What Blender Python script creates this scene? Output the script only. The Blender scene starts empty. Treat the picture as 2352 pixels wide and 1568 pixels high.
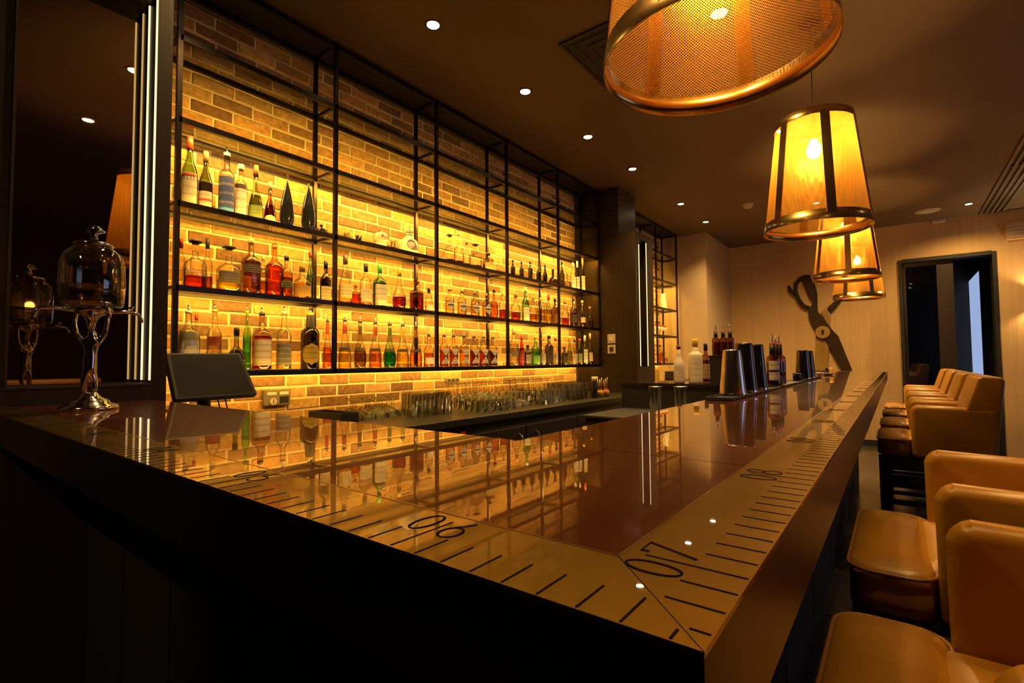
import bpy, math, random
from mathutils import Vector, Matrix
random.seed(7)
SC = bpy.context.scene
COL = SC.collection
PI = math.pi

# ------------------------------------------------------------------ camera
FPX, YAW, PITCH, ROLL = 1149.755, 37.4288, 2.3469, -0.4427
CAM = Vector((0.0722, -0.2342, 1.3))
def _axes():
    y, p, r = [math.radians(a) for a in (YAW, PITCH, ROLL)]
    f = Vector((-math.sin(y)*math.cos(p), math.cos(y)*math.cos(p), math.sin(p)))
    rt = Vector((math.cos(y), math.sin(y), 0)); up = rt.cross(f)
    return (math.cos(r)*rt + math.sin(r)*up, -math.sin(r)*rt + math.cos(r)*up, f)
RT, UP, FW = _axes()
cd = bpy.data.cameras.new('camera'); cam = bpy.data.objects.new('camera', cd); COL.objects.link(cam)
cd.sensor_width = 36; cd.lens = 36*FPX/2352; cd.clip_start = 0.02; cd.clip_end = 60
m = Matrix.Identity(4)
for i in range(3):
    m[i][0], m[i][1], m[i][2], m[i][3] = RT[i], UP[i], -FW[i], CAM[i]
cam.matrix_world = m
SC.camera = cam
# ------------------------------------------------------------------ world, exposure
w = bpy.data.worlds.new('world'); SC.world = w; w.use_nodes = True
w.node_tree.nodes['Background'].inputs[0].default_value = (1, 0.72, 0.42, 1)
w.node_tree.nodes['Background'].inputs[1].default_value = 0.01
SC.view_settings.view_transform = 'Standard'; SC.view_settings.look = 'None'
SC.view_settings.gamma = 1; SC.view_settings.use_curve_mapping = False
SC.view_settings.exposure = 0.0
SC.cycles.transparent_max_bounces = 20
SC.cycles.max_bounces = 7; SC.cycles.diffuse_bounces = 3; SC.cycles.glossy_bounces = 4
SC.cycles.caustics_reflective = False; SC.cycles.caustics_refractive = False
SC.cycles.sample_clamp_indirect = 6.0

# light strengths (the place's own lamps and a few added downlights)
LED_SHELF = {5: 64.0, 4: 96.0, 3: 142.0, 2: 320.0}
LED_COL = (1.0, 0.53, 0.06)
STRIP_COL = (1.0, 0.74, 0.36); STRIP_E = 1.7
BULB_E = 340.0; BULB_COL = (1.0, 0.54, 0.14)
SPOT_W = 100.0; SPOT_COL = (1.0, 0.62, 0.22)
WINDOW_E = 1.1

# ------------------------------------------------------------------ measuring helpers (photo frame 2352 x 1568 to metres)
def ray(u, v): return (u-1176)/FPX*RT - (v-784)/FPX*UP + FW
def on_x(u, v, X): d = ray(u, v); return CAM + d*((X-CAM.x)/d.x)
def on_y(u, v, Y): d = ray(u, v); return CAM + d*((Y-CAM.y)/d.y)
def on_z(u, v, Z): d = ray(u, v); return CAM + d*((Z-CAM.z)/d.z)
def proj(p):
    d = Vector(p)-CAM; z = d.dot(FW); return (1176+FPX*d.dot(RT)/z, 784-FPX*d.dot(UP)/z, z)
def z_above(x, y, u, v):
    d = ray(u, v); t = math.hypot(x-CAM.x, y-CAM.y)/math.hypot(d.x, d.y); return CAM.z+t*d.z

# ------------------------------------------------------------------ mesh builder
class MB:
    def __init__(s): s.v = []; s.f = []; s.smooth = []
    def add(s, verts, faces, sm=False):
        o = len(s.v); s.v += [tuple(p) for p in verts]
        for f in faces: s.f.append(tuple(i+o for i in f)); s.smooth.append(sm)
        return s
    def box(s, x0, x1, y0, y1, z0, z1):
        v = [(x0,y0,z0),(x1,y0,z0),(x1,y1,z0),(x0,y1,z0),(x0,y0,z1),(x1,y0,z1),(x1,y1,z1),(x0,y1,z1)]
        return s.add(v, [(0,3,2,1),(4,5,6,7),(0,1,5,4),(1,2,6,5),(2,3,7,6),(3,0,4,7)])
    def hexa(s, b, t):
        return s.add(list(b)+list(t), [(3,2,1,0),(4,5,6,7),(0,1,5,4),(1,2,6,5),(2,3,7,6),(3,0,4,7)])
    def loft(s, rings, n=20, c=(0,0,0), cap0=True, cap1=True, sm=True, ell=1.0):
        """rings: (z, r) or (z, r, squareness); squareness 2 = circle"""
        vs = []
        for rg in rings:
            z, r = rg[0], rg[1]; e = rg[2] if len(rg) > 2 else 2.0
            for i in range(n):
                a = 2*PI*(i+.5)/n; ca, sa = math.cos(a), math.sin(a)
                k = r if e == 2.0 else r/((abs(ca)**e+abs(sa)**e)**(1/e))
                vs.append((c[0]+k*ca*ell, c[1]+k*sa, c[2]+z))
        fs = []
        for j in range(len(rings)-1):
            for i in range(n):
                a, b = j*n+i, j*n+(i+1) % n; fs.append((a, b, b+n, a+n))
        s.add(vs, fs, sm); o = len(s.v)-len(vs)
        if cap0: s.f.append(tuple(o+i for i in range(n-1, -1, -1))); s.smooth.append(False)
        if cap1: s.f.append(tuple(o+(len(rings)-1)*n+i for i in range(n))); s.smooth.append(False)
        return s
    def tube(s, pts, r, n=8, closed=False, caps=True, sm=True):
        pts = [Vector(p) for p in pts]; L = len(pts); vs = []
        rr = r if isinstance(r, (list, tuple)) else [r]*L
        prev = None
        for k, p in enumerate(pts):
            a = pts[(k-1) % L] if (closed or k > 0) else p
            b = pts[(k+1) % L] if (closed or k < L-1) else p
            t = (b-a).normalized()
            ref = prev if prev is not None else (Vector((0,0,1)) if abs(t.z) < .9 else Vector((1,0,0)))
            x = (ref - t*ref.dot(t)).normalized(); prev = x; y = t.cross(x)
            for i in range(n):
                an = 2*PI*(i+.5)/n; vs.append(p + (x*math.cos(an)+y*math.sin(an))*rr[k])
        fs = []
        for j in range(L if closed else L-1):
            for i in range(n):
                j2 = (j+1) % L; fs.append((j*n+i, j*n+(i+1) % n, j2*n+(i+1) % n, j2*n+i))
        if caps and not closed:
            fs.append(tuple(range(n-1, -1, -1))); fs.append(tuple((L-1)*n+i for i in range(n)))
        return s.add(vs, fs, sm)
    def prism(s, poly, fn0, fn1):
        n = len(poly)
        vs = [fn0(p) for p in poly]+[fn1(p) for p in poly]
        fs = [tuple(range(n)), tuple(range(2*n-1, n-1, -1))]+[(i, (i+1) % n+0, (i+1) % n+n, i+n) for i in range(n)]
        return s.add(vs, fs)
    def sphere(s, c, r, nu=12, nv=8, sx=1, sy=1, sz=1):
        rings = []
        vs = [(c[0], c[1], c[2]-r*sz)]
        for j in range(1, nv):
            t = -PI/2+PI*j/nv
            for i in range(nu):
                a = 2*PI*i/nu; vs.append((c[0]+r*sx*math.cos(t)*math.cos(a), c[1]+r*sy*math.cos(t)*math.sin(a), c[2]+r*sz*math.sin(t)))
        vs.append((c[0], c[1], c[2]+r*sz)); fs = []
        for i in range(nu):
            fs.append((0, 1+(i+1) % nu, 1+i)); fs.append((len(vs)-1, 1+(nv-2)*nu+i, 1+(nv-2)*nu+(i+1) % nu))
        for j in range(nv-2):
            for i in range(nu):
                a, b = 1+j*nu+i, 1+j*nu+(i+1) % nu; fs.append((a, b, b+nu, a+nu))
        return s.add(vs, fs, True)
    def mesh(s, name, mat):
        me = bpy.data.meshes.new(name); me.from_pydata(s.v, [], s.f)
        me.polygons.foreach_set('use_smooth', s.smooth); me.materials.append(mat); me.update(); return me
    def build(s, name, mat, parent=None, bevel=0, seg=2, loc=None, fix=False):
        me = s.mesh(name, mat)
        if fix:
            import bmesh
            bm = bmesh.new(); bm.from_mesh(me); bmesh.ops.recalc_face_normals(bm, faces=bm.faces); bm.to_mesh(me); bm.free()
        o = bpy.data.objects.new(name, me); COL.objects.link(o)
        if parent: o.parent = parent
        if loc: o.location = loc
        if bevel:
            b = o.modifiers.new('bevel', 'BEVEL'); b.width = bevel; b.segments = seg; b.limit_method = 'ANGLE'; b.angle_limit = .6
            me.polygons.foreach_set('use_smooth', [seg > 2]*len(me.polygons))
            if seg > 2: b.harden_normals = False
        return o
def inst(name, me, parent, loc=(0,0,0), rot=None, scale=None):
    o = bpy.data.objects.new(name, me); COL.objects.link(o); o.parent = parent; o.location = loc
    if rot: o.rotation_euler = rot
    if scale: o.scale = scale
    return o
def thing(name, label, cat, loc=(0,0,0), rz=0, group=None):
    o = bpy.data.objects.new(name, None); COL.objects.link(o); o.location = loc; o.rotation_euler = (0,0,rz)
    o.empty_display_size = .05
    return tag(o, label, cat, group)
def tag(o, label, cat, group=None):
    o['label'] = label; o['category'] = cat
    if group: o['group'] = group
    return o
def struct(o): o['kind'] = 'structure'; return o
def copy_tree(o, parent=None):
    c = o.copy(); COL.objects.link(c); c.parent = parent
    for ch in list(o.children): copy_tree(ch, c)
    return c

# ------------------------------------------------------------------ materials
def nmat(name):
    mt = bpy.data.materials.new(name); mt.use_nodes = True; nt = mt.node_tree; nt.nodes.clear()
    out = nt.nodes.new('ShaderNodeOutputMaterial'); return mt, nt, out
def lk(nt, a, b): nt.links.new(a, b)
def P(name, col, rough=.5, metal=0, coat=0, coatr=.05, spec=.5, bump=None, var=None, cior=1.5):
    mt, nt, out = nmat(name); b = nt.nodes.new('ShaderNodeBsdfPrincipled'); lk(nt, b.outputs[0], out.inputs[0])
    b.inputs['Base Color'].default_value = (*col, 1); b.inputs['Roughness'].default_value = rough
    b.inputs['Metallic'].default_value = metal; b.inputs['Coat Weight'].default_value = coat
    b.inputs['Coat Roughness'].default_value = coatr; b.inputs['Coat IOR'].default_value = cior; b.inputs['Specular IOR Level'].default_value = spec
    tc = nt.nodes.new('ShaderNodeTexCoord')
    if var:   # (scale xyz, second colour)
        mp = nt.nodes.new('ShaderNodeMapping'); mp.inputs['Scale'].default_value = var[0]; lk(nt, tc.outputs['Object'], mp.inputs[0])
        nz = nt.nodes.new('ShaderNodeTexNoise'); nz.inputs['Scale'].default_value = 1; nz.inputs['Detail'].default_value = 6; lk(nt, mp.outputs[0], nz.inputs['Vector'])
        rp = nt.nodes.new('ShaderNodeValToRGB'); rp.color_ramp.elements[0].position = .32; rp.color_ramp.elements[1].position = .68
        rp.color_ramp.elements[0].color = (*col, 1); rp.color_ramp.elements[1].color = (*var[1], 1)
        lk(nt, nz.outputs[0], rp.inputs[0]); lk(nt, rp.outputs[0], b.inputs['Base Color'])
    if bump:  # (scale xyz, strength, distance)
        mp2 = nt.nodes.new('ShaderNodeMapping'); mp2.inputs['Scale'].default_value = bump[0]; lk(nt, tc.outputs['Object'], mp2.inputs[0])
        n2 = nt.nodes.new('ShaderNodeTexNoise'); n2.inputs['Scale'].default_value = 1; n2.inputs['Detail'].default_value = 4; lk(nt, mp2.outputs[0], n2.inputs['Vector'])
        bp = nt.nodes.new('ShaderNodeBump'); bp.inputs['Strength'].default_value = bump[1]; bp.inputs['Distance'].default_value = bump[2]
        lk(nt, n2.outputs[0], bp.inputs['Height']); lk(nt, bp.outputs[0], b.inputs['Normal'])
    return mt
def EMI(name, col, e):
    mt, nt, out = nmat(name); b = nt.nodes.new('ShaderNodeEmission'); b.inputs[0].default_value = (*col, 1); b.inputs[1].default_value = e
    lk(nt, b.outputs[0], out.inputs[0]); return mt
_g = {}
def GLASS(col, refl=1.0, rough=.02, edge=.07):
    """thin blown glass: tinted see-through with a Fresnel sheen"""
    key = (tuple(round(c, 3) for c in col), refl, rough, edge)
    if key in _g: return _g[key]
    mt, nt, out = nmat('glass_%d' % len(_g))
    tr = nt.nodes.new('ShaderNodeBsdfTransparent'); tr.inputs[0].default_value = (*col, 1)
    gl = nt.nodes.new('ShaderNodeBsdfGlossy'); gl.inputs['Roughness'].default_value = rough; gl.inputs[0].default_value = (1,1,1,1)
    lw = nt.nodes.new('ShaderNodeLayerWeight'); lw.inputs[0].default_value = .5
    pw = nt.nodes.new('ShaderNodeMath'); pw.operation = 'POWER'; pw.inputs[1].default_value = 4.0; lk(nt, lw.outputs['Facing'], pw.inputs[0])
    fr = nt.nodes.new('ShaderNodeMath'); fr.operation = 'MULTIPLY_ADD'; fr.inputs[1].default_value = .80; fr.inputs[2].default_value = .045; lk(nt, pw.outputs[0], fr.inputs[0])
    mu = nt.nodes.new('ShaderNodeMath'); mu.operation = 'MULTIPLY'; mu.inputs[1].default_value = refl; mu.use_clamp = True
    # tint darkened towards the outline to imitate the dark edges of refraction
    pe = nt.nodes.new('ShaderNodeMath'); pe.operation = 'POWER'; pe.inputs[1].default_value = 1.7; lk(nt, lw.outputs['Facing'], pe.inputs[0])
    mc = nt.nodes.new('ShaderNodeMix'); mc.data_type = 'RGBA'; mc.inputs[6].default_value = (*col, 1); mc.inputs[7].default_value = tuple(c*c*edge for c in col)+(1,)
    lk(nt, pe.outputs[0], mc.inputs[0]); lk(nt, mc.outputs[2], tr.inputs[0])
    mx = nt.nodes.new('ShaderNodeMixShader'); lk(nt, fr.outputs[0], mu.inputs[0]); lk(nt, mu.outputs[0], mx.inputs[0])
    lk(nt, tr.outputs[0], mx.inputs[1]); lk(nt, gl.outputs[0], mx.inputs[2]); lk(nt, mx.outputs[0], out.inputs[0])
    _g[key] = mt; return mt
_l = {}
def LABELMAT(col, ink=(.06,.04,.03), dens=.38):
    """printed paper: rows of illegible small print"""
    key = (col, ink, dens)
    if key in _l: return _l[key]
    mt, nt, out = nmat('paper_%d' % len(_l)); b = nt.nodes.new('ShaderNodeBsdfPrincipled'); lk(nt, b.outputs[0], out.inputs[0])
    b.inputs['Roughness'].default_value = .55
    tc = nt.nodes.new('ShaderNodeTexCoord'); mp = nt.nodes.new('ShaderNodeMapping'); mp.inputs['Scale'].default_value = (9, 9, 7)
    lk(nt, tc.outputs['Generated'], mp.inputs[0])
    nz = nt.nodes.new('ShaderNodeTexNoise'); nz.inputs['Scale'].default_value = 1.0; nz.inputs['Detail'].default_value = 3; lk(nt, mp.outputs[0], nz.inputs['Vector'])
    sp = nt.nodes.new('ShaderNodeSeparateXYZ'); lk(nt, tc.outputs['Generated'], sp.inputs[0])
    sn = nt.nodes.new('ShaderNodeMath'); sn.operation = 'MULTIPLY'; sn.inputs[1].default_value = 26; lk(nt, sp.outputs[2], sn.inputs[0])
    si = nt.nodes.new('ShaderNodeMath'); si.operation = 'SINE'; lk(nt, sn.outputs[0], si.inputs[0])
    ml = nt.nodes.new('ShaderNodeMath'); ml.operation = 'MULTIPLY'; lk(nt, si.outputs[0], ml.inputs[0]); lk(nt, nz.outputs[0], ml.inputs[1])
    rp = nt.nodes.new('ShaderNodeValToRGB'); rp.color_ramp.elements[0].position = .26; rp.color_ramp.elements[1].position = .36
    rp.color_ramp.elements[0].color = (*col, 1); rp.color_ramp.elements[1].color = tuple(c*(1-dens)+i*dens for c, i in zip(col, ink))+(1,)
    lk(nt, ml.outputs[0], rp.inputs[0]); lk(nt, rp.outputs[0], b.inputs['Base Color'])
    _l[key] = mt; return mt
_p = {}
def PL(col, rough=.4, metal=0):
    key = (col, rough, metal)
    if key not in _p: _p[key] = P('plain_%d' % len(_p), col, rough, metal)
    return _p[key]

M = {}
M['black_steel'] = P('black_steel', (.030,.022,.015), .32, .85)
M['ceiling'] = P('ceiling_paint', (.15,.105,.066), .62, bump=((3,3,3), .15, .004))
M['dark_wood'] = P('dark_stained_wood', (.022,.012,.006), .45, coat=.25, coatr=.3, var=((14,14,1.2), (.034,.020,.010)), bump=((60,60,4), .25, .002))
M['pillar_wood'] = P('pillar_wood', (.020,.011,.005), .5, spec=.3, var=((40,40,1.0), (.032,.018,.008)), bump=((90,90,2), .3, .002))
M['bar_face'] = P('bar_face_wood', (.013,.005,.003), .38, coat=.3, coatr=.25, var=((2,2,14), (.020,.008,.005)))
M['base_panel'] = P('base_panel', (.014,.011,.009), .6)
M['brass'] = P('brushed_brass', (.31,.185,.018), .40, 1.0, coat=1.0, coatr=.02, cior=1.6, bump=((4,240,4), .05, .001), var=((3,8,3), (.26,.15,.014)))
M['brass_x'] = P('brushed_brass_side', (.31,.185,.018), .40, 1.0, coat=1.0, coatr=.02, cior=1.6, bump=((240,4,4), .05, .001), var=((8,3,3), (.26,.15,.014)))
M['gold'] = P('polished_brass', (.80,.50,.14), .22, 1.0)
M['copper_wood'] = P('lacquered_copper_veneer', (.085,.020,.003), .30, .0, coat=1.0, coatr=.006, cior=1.9, spec=.1, var=((22,1.5,5), (.12,.030,.005)))
M['ink'] = P('engraving', (.012,.008,.005), .9, spec=.05)
M['chrome'] = P('chrome', (.80,.76,.70), .10, 1.0)
M['steel'] = P('brushed_steel', (.62,.58,.52), .22, 1.0)
M['gun'] = P('black_coated_steel', (.030,.028,.028), .20, .7, coat=.6)
M['leather'] = P('tan_leather', (.40,.178,.012), .36, coat=.15, coatr=.3, bump=((120,120,120), .12, .002), var=((6,6,6), (.47,.215,.017)))
M['piping'] = P('leather_piping', (.26,.11,.02), .4)
M['leg_wood'] = P('ebonised_wood', (.022,.014,.009), .45)
M['mirror'] = P('bronze_mirror', (.33,.25,.16), .015, 1.0)
M['far_wall'] = P('ribbed_wallpaper', (.60,.38,.16), .75, bump=((22,22,.01), .5, .01), var=((22,22,.1), (.66,.425,.18)))
M['block_wall'] = P('beige_plaster', (.50,.37,.22), .8)
M['dark_wall'] = P('dark_wall', (.050,.034,.022), .7)
M['floor'] = P('floor_screed', (.035,.028,.022), .6)
M['tile'] = P('dark_stone_tile', (.050,.042,.034), .22, bump=((9,9,9), .08, .002), var=((3,3,3), (.070,.058,.046)))
M['mortar'] = P('lime_mortar', (.80,.63,.40), .9, bump=((70,70,70), .4, .004))
M['black_plastic'] = P('black_plastic', (.022,.019,.016), .38)
M['rubber'] = P('black_rubber', (.016,.015,.015), .55)
M['screen'] = P('monitor_glass', (.014,.011,.008), .34, spec=.25)
M['grey_plastic'] = P('grey_plastic', (.20,.17,.13), .45)
M['white_plastic'] = P('white_plastic', (.75,.68,.58), .4)
M['cream_plate'] = P('cream_plate', (.62,.52,.38), .4)
M['counter_black'] = P('black_counter', (.026,.021,.015), .34, bump=((40,40,40), .1, .001))
M['ceramic'] = P('white_ceramic', (.74,.66,.52), .35)
M['frosted'] = P('frosted_glass', (.66,.55,.40), .35)
M['sculpt_dark'] = P('carved_dark_wood', (.026,.011,.004), .6, spec=.2, var=((9,9,2), (.045,.021,.008)))
M['sculpt_gold'] = P('carved_gold_wood', (.30,.17,.025), .5, var=((9,9,2), (.36,.215,.035)))
M['led'] = {}
for k, e in LED_SHELF.items(): M['led'][k] = EMI('shelf_led_%d' % k, LED_COL, e)
M['led_b'] = EMI('shelf_led_back', LED_COL, 26)
M['strip'] = EMI('mirror_led', STRIP_COL, STRIP_E)
M['bulb'] = EMI('bulb_glow', BULB_COL, BULB_E)
M['spot'] = EMI('downlight_lens', (1.0,.78,.48), 22.0)
M['clear'] = GLASS((.96,.96,.93), 1.0)
M['shelf_glass'] = GLASS((.90,.93,.88), .9, edge=.7)

def brick_mat():
    mt, nt, out = nmat('handmade_brick'); b = nt.nodes.new('ShaderNodeBsdfPrincipled'); lk(nt, b.outputs[0], out.inputs[0])
    b.inputs['Roughness'].default_value = .88
    oi = nt.nodes.new('ShaderNodeObjectInfo'); ge = nt.nodes.new('ShaderNodeNewGeometry')
    ad = nt.nodes.new('ShaderNodeMath'); ad.operation = 'ADD'; lk(nt, oi.outputs['Random'], ad.inputs[0]); lk(nt, ge.outputs['Random Per Island'], ad.inputs[1])
    fr = nt.nodes.new('ShaderNodeMath'); fr.operation = 'FRACT'; lk(nt, ad.outputs[0], fr.inputs[0])
    rp = nt.nodes.new('ShaderNodeValToRGB'); r = rp.color_ramp; r.interpolation = 'LINEAR'
    r.elements[0].position = 0; r.elements[0].color = (.20,.095,.042,1); r.elements[1].position = 1; r.elements[1].color = (.66,.38,.14,1)
    for p, c in ((.20, (.28,.155,.080)), (.42, (.50,.255,.085)), (.68, (.60,.32,.11)), (.84, (.44,.26,.12))):
        e = r.elements.new(p); e.color = (*c, 1)
    lk(nt, fr.outputs[0], rp.inputs[0])
    tc = nt.nodes.new('ShaderNodeTexCoord'); nz = nt.nodes.new('ShaderNodeTexNoise'); nz.inputs['Scale'].default_value = 38; nz.inputs['Detail'].default_value = 6
    nz.noise_dimensions = '4D'; lk(nt, tc.outputs['Object'], nz.inputs['Vector']); lk(nt, fr.outputs[0], nz.inputs['W'])
    mp = nt.nodes.new('ShaderNodeMapRange'); mp.inputs['From Min'].default_value = .3; mp.inputs['From Max'].default_value = .72; mp.inputs['To Min'].default_value = .62; mp.inputs['To Max'].default_value = 1.25
    lk(nt, nz.outputs[0], mp.inputs[0])
    mx = nt.nodes.new('ShaderNodeMix'); mx.data_type = 'RGBA'; mx.blend_type = 'MULTIPLY'; mx.inputs[0].default_value = 1
    lk(nt, rp.outputs[0], mx.inputs[6]); lk(nt, mp.outputs[0], mx.inputs[7]); lk(nt, mx.outputs[2], b.inputs['Base Color'])
    bp = nt.nodes.new('ShaderNodeBump'); bp.inputs['Strength'].default_value = .35; bp.inputs['Distance'].default_value = .004
    lk(nt, nz.outputs[0], bp.inputs['Height']); lk(nt, bp.outputs[0], b.inputs['Normal']); return mt
M['brick'] = brick_mat()

def perforated_mat():
    mt, nt, out = nmat('perforated_brass'); b = nt.nodes.new('ShaderNodeBsdfPrincipled')
    b.inputs['Base Color'].default_value = (.80,.44,.09,1); b.inputs['Metallic'].default_value = .95; b.inputs['Roughness'].default_value = .40
    tr = nt.nodes.new('ShaderNodeBsdfTransparent'); mx = nt.nodes.new('ShaderNodeMixShader')
    tc = nt.nodes.new('ShaderNodeTexCoord'); sp = nt.nodes.new('ShaderNodeSeparateXYZ'); lk(nt, tc.outputs['Object'], sp.inputs[0])
    def mth(op, a, bb=None):
        n = nt.nodes.new('ShaderNodeMath'); n.operation = op
        for i, x in enumerate((a, bb)):
            if x is None: continue
            if isinstance(x, (int, float)): n.inputs[i].default_value = x
            else: lk(nt, x, n.inputs[i])
        return n.outputs[0]
    an = mth('MULTIPLY', mth('ARCTAN2', sp.outputs[1], sp.outputs[0]), 160.0)
    zz = mth('MULTIPLY', sp.outputs[2], 2*PI/.0085)
    val = mth('ADD', mth('COSINE', mth('ADD', an, zz)), mth('COSINE', mth('SUBTRACT', an, zz)))
    hole = mth('GREATER_THAN', val, 0.30)
    tl = nt.nodes.new('ShaderNodeBsdfTranslucent'); tl.inputs[0].default_value = (.82,.40,.055,1); m2 = nt.nodes.new('ShaderNodeMixShader'); m2.inputs[0].default_value = .5
    lk(nt, b.outputs[0], m2.inputs[1]); lk(nt, tl.outputs[0], m2.inputs[2])
    lk(nt, hole, mx.inputs[0]); lk(nt, m2.outputs[0], mx.inputs[1]); lk(nt, tr.outputs[0], mx.inputs[2]); lk(nt, mx.outputs[0], out.inputs[0]); return mt
M['perf'] = perforated_mat()

# ------------------------------------------------------------------ constants of the place
ZB, BW, INY, INX, BEND = 1.1695, .0792, .441, -.4316, 6.2      # bar top
XF, XB, XW = -2.605, -2.832, -2.925                              # rack front, rack back, brick face
YP = [.663, 1.5055, 2.352, 3.202, 4.046, 4.903]
ZL = {6: 3.2544, 1: 2.875, 2: 2.474, 3: 2.0695, 4: 1.668, 5: 1.2587}
ZC, YFAR, XR, YN = 3.274, 9.056, 4.5, -4.0
XP = -2.16                                                        # face of the two mirror pillars
ZCT = .955                                                        # back counter

# ------------------------------------------------------------------ setting
fl = struct(MB().box(-3.4, XR+.2, YN-.2, 13.2, -.14, -.012).build('floor', M['floor']))
tm = MB().box(-.297, .297, -.297, .297, -.012, 0).mesh('tile', M['tile'])
for i in range(6):
    for j in range(16): inst('tile', tm, fl, (-.12+.6*i, .1+.6*j, 0))
for j in range(9):
    for i in range(3): inst('tile', tm, fl, (-1.92+.6*i, .7+.6*j, 0))
struct(MB().box(-3.4, XR+.2, YN-.2, 13.2, ZC, ZC+.15).build('ceiling', M['ceiling']))
struct(MB().box(XR, XR+.2, YN-.2, YFAR, 0, ZC).build('wall_right', M['dark_wall']))
struct(MB().box(-3.4, XR, YN-.2, YN, 0, ZC).build('wall_near', M['dark_wall']))
struct(MB().box(-3.4, XP-.02, YN, -.10, 0, ZC).build('wall_left', M['dark_wall']))
# far wall with the doorway
DX0, DX1, DZ = .155, 1.18, 2.745
fw = struct(MB().box(-3.4, DX0, YFAR, YFAR+.2, 0, ZC).box(DX1, XR, YFAR, YFAR+.2, 0, ZC).box(DX0, DX1, YFAR, YFAR+.2, DZ, ZC).build('wall_far', M['far_wall']))
struct(MB().box(-2.1, DX0-.05, YFAR-.015, YFAR-.001, 0, .09).build('baseboard_far', M['base_panel']))
struct(MB().box(-3.2, -2.19, 7.63, YFAR-.002, 0, ZC-.002).build('wall_block', M['block_wall']))
struct(MB().box(-3.2, XW-.005, -.09, 7.628, 0, ZC-.002).build('wall_back', M['mortar']))
WB = bpy.data.objects['wall_back']
# pier between the two racks
struct(MB().box(XW-.01, -2.36, 4.935, 5.40, 0, ZC-.003).build('wall_pier', M['dark_wood']))
# corridor behind the door
struct(MB().box(DX0-.9, DX0-.7, YFAR+.2, 13, 0, ZC).box(1.27, 1.47, YFAR+.2, 13, 0, ZC).box(DX0-.7, 1.27, 12.8, 13, 0, ZC).build('wall_corridor', M['dark_wall']))
wa, wb, wc = on_x(2259, 860, 1.25), on_x(2226, 860, 1.25), on_x(2243, 628, 1.25)
wn = struct(MB().box(1.250, 1.268, wa.y-.05, wb.y+.05, .3, wc.z+.05).build('window_1', M['dark_wood']))
MB().box(1.243, 1.2495, wa.y, wb.y, .35, wc.z).build('pane', EMI('daylight_pane', (.42,.56,.92), .75), wn)
wn2 = struct(MB().box(XR-.05, XR-.001, 3.2, 6.4, .8, 2.7).build('window_2', M['dark_wood']))
for a in (3.26, 4.32, 5.38): MB().box(XR-.062, XR-.052, a, a+.96, .86, 2.64).build('pane', EMI('evening_pane', (.50,.62,1.0), WINDOW_E), wn2)
# door frame and leaf
dr = struct(MB().box(DX0-.012, DX0+.03, YFAR-.02, YFAR+.21, 0, DZ).box(DX1-.03, DX1+.012, YFAR-.02, YFAR+.21, 0, DZ).box(DX0+.03, DX1-.03, YFAR-.02, YFAR+.21, DZ-.04, DZ+.012).build('door_1', M['base_panel']))
MB().box(DX0+.03, DX0+.07, YFAR+.06, YFAR+.11, 0, DZ-.04).box(DX0+.42, DX0+.60, YFAR+.06, YFAR+.11, 0, DZ-.04).box(DX0+.07, DX0+.42, YFAR+.06, YFAR+.11, 0, .2).box(DX0+.07, DX0+.42, YFAR+.06, YFAR+.11, DZ-.10, DZ-.04).build('leaf', M['dark_wood'], dr)
MB().box(DX0+.07, DX0+.42, YFAR+.078, YFAR+.086, .2, DZ-.10).build('pane', GLASS((.5,.5,.52), 1.0), dr)

# bricks on the back wall
BH, BL = .0725, .2245
def brick_mesh(l, seed):
    rr = random.Random(seed); h = BH-.0125; d = .016+rr.uniform(-.002, .004); j = lambda: rr.uniform(-.0022, .0022)
    b = [(-.02, -l/2, -h/2), (-.02, l/2, -h/2), (-.02, l/2, h/2), (-.02, -l/2, h/2)]
    e = .004
    t = [(d-.004+j()*.6, -l/2+j(), -h/2+j()), (d-.004+j()*.6, l/2+j(), -h/2+j()), (d-.004+j()*.6, l/2+j(), h/2+j()), (d-.004+j()*.6, -l/2+j(), h/2+j())]
    u = [(d, p[1]*(1-2*e/l), p[2]*(1-2*e/h)) for p in t]
    vs = b+t+u; fs = []
    for k in (0, 4):
        for i in range(4): fs.append((k+i, k+(i+1) % 4, k+4+(i+1) % 4, k+4+i))
    fs.append((8, 9, 10, 11)); return vs, fs
bm_var = []
for i in range(10):
    v, f = brick_mesh(BL-.013, i); bm_var.append(MB().add(v, f).mesh('brick', M['brick']))
bricks = []
def brick_field(y0, y1, z0, z1, off):
    r = 0; z = z0+BH/2
    while z < z1:
        y = y0+(0 if (r+off) % 2 else -BL/2)+random.uniform(-.02, .02)
        while y < y1:
            a, b = max(y, y0), min(y+BL, y1)
            if b-a > .05: bricks.append(((a+b)/2, z, b-a))
            y += BL
        z += BH; r += 1
brick_field(.50, 4.93, ZCT-.015, ZC-.02, 0)
brick_field(5.41, 7.62, 1.0, ZC-.02, 1)
def area(bk): return bk[2]/proj((XW, bk[0], bk[1]))[2]**2 if 0 < proj((XW, bk[0], bk[1]))[0] < 2352 and proj((XW, bk[0], bk[1]))[1] > -10 else 0
bricks.sort(key=area, reverse=True)
rest = MB()
for i, (y, z, l) in enumerate(bricks):
    if i < 300:
        inst('brick', bm_var[random.randrange(10)], WB, (XW-.016, y, z), None, (1, (l-.013)/(BL-.013), 1))
    else:
        v, f = brick_mesh(l-.013, random.randrange(10000)); rest.add([(p[0]+XW-.016, p[1]+y, p[2]+z) for p in v], f)
rb = rest.build('brick_field', M['brick'], WB); rb['kind'] = 'stuff'

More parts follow.
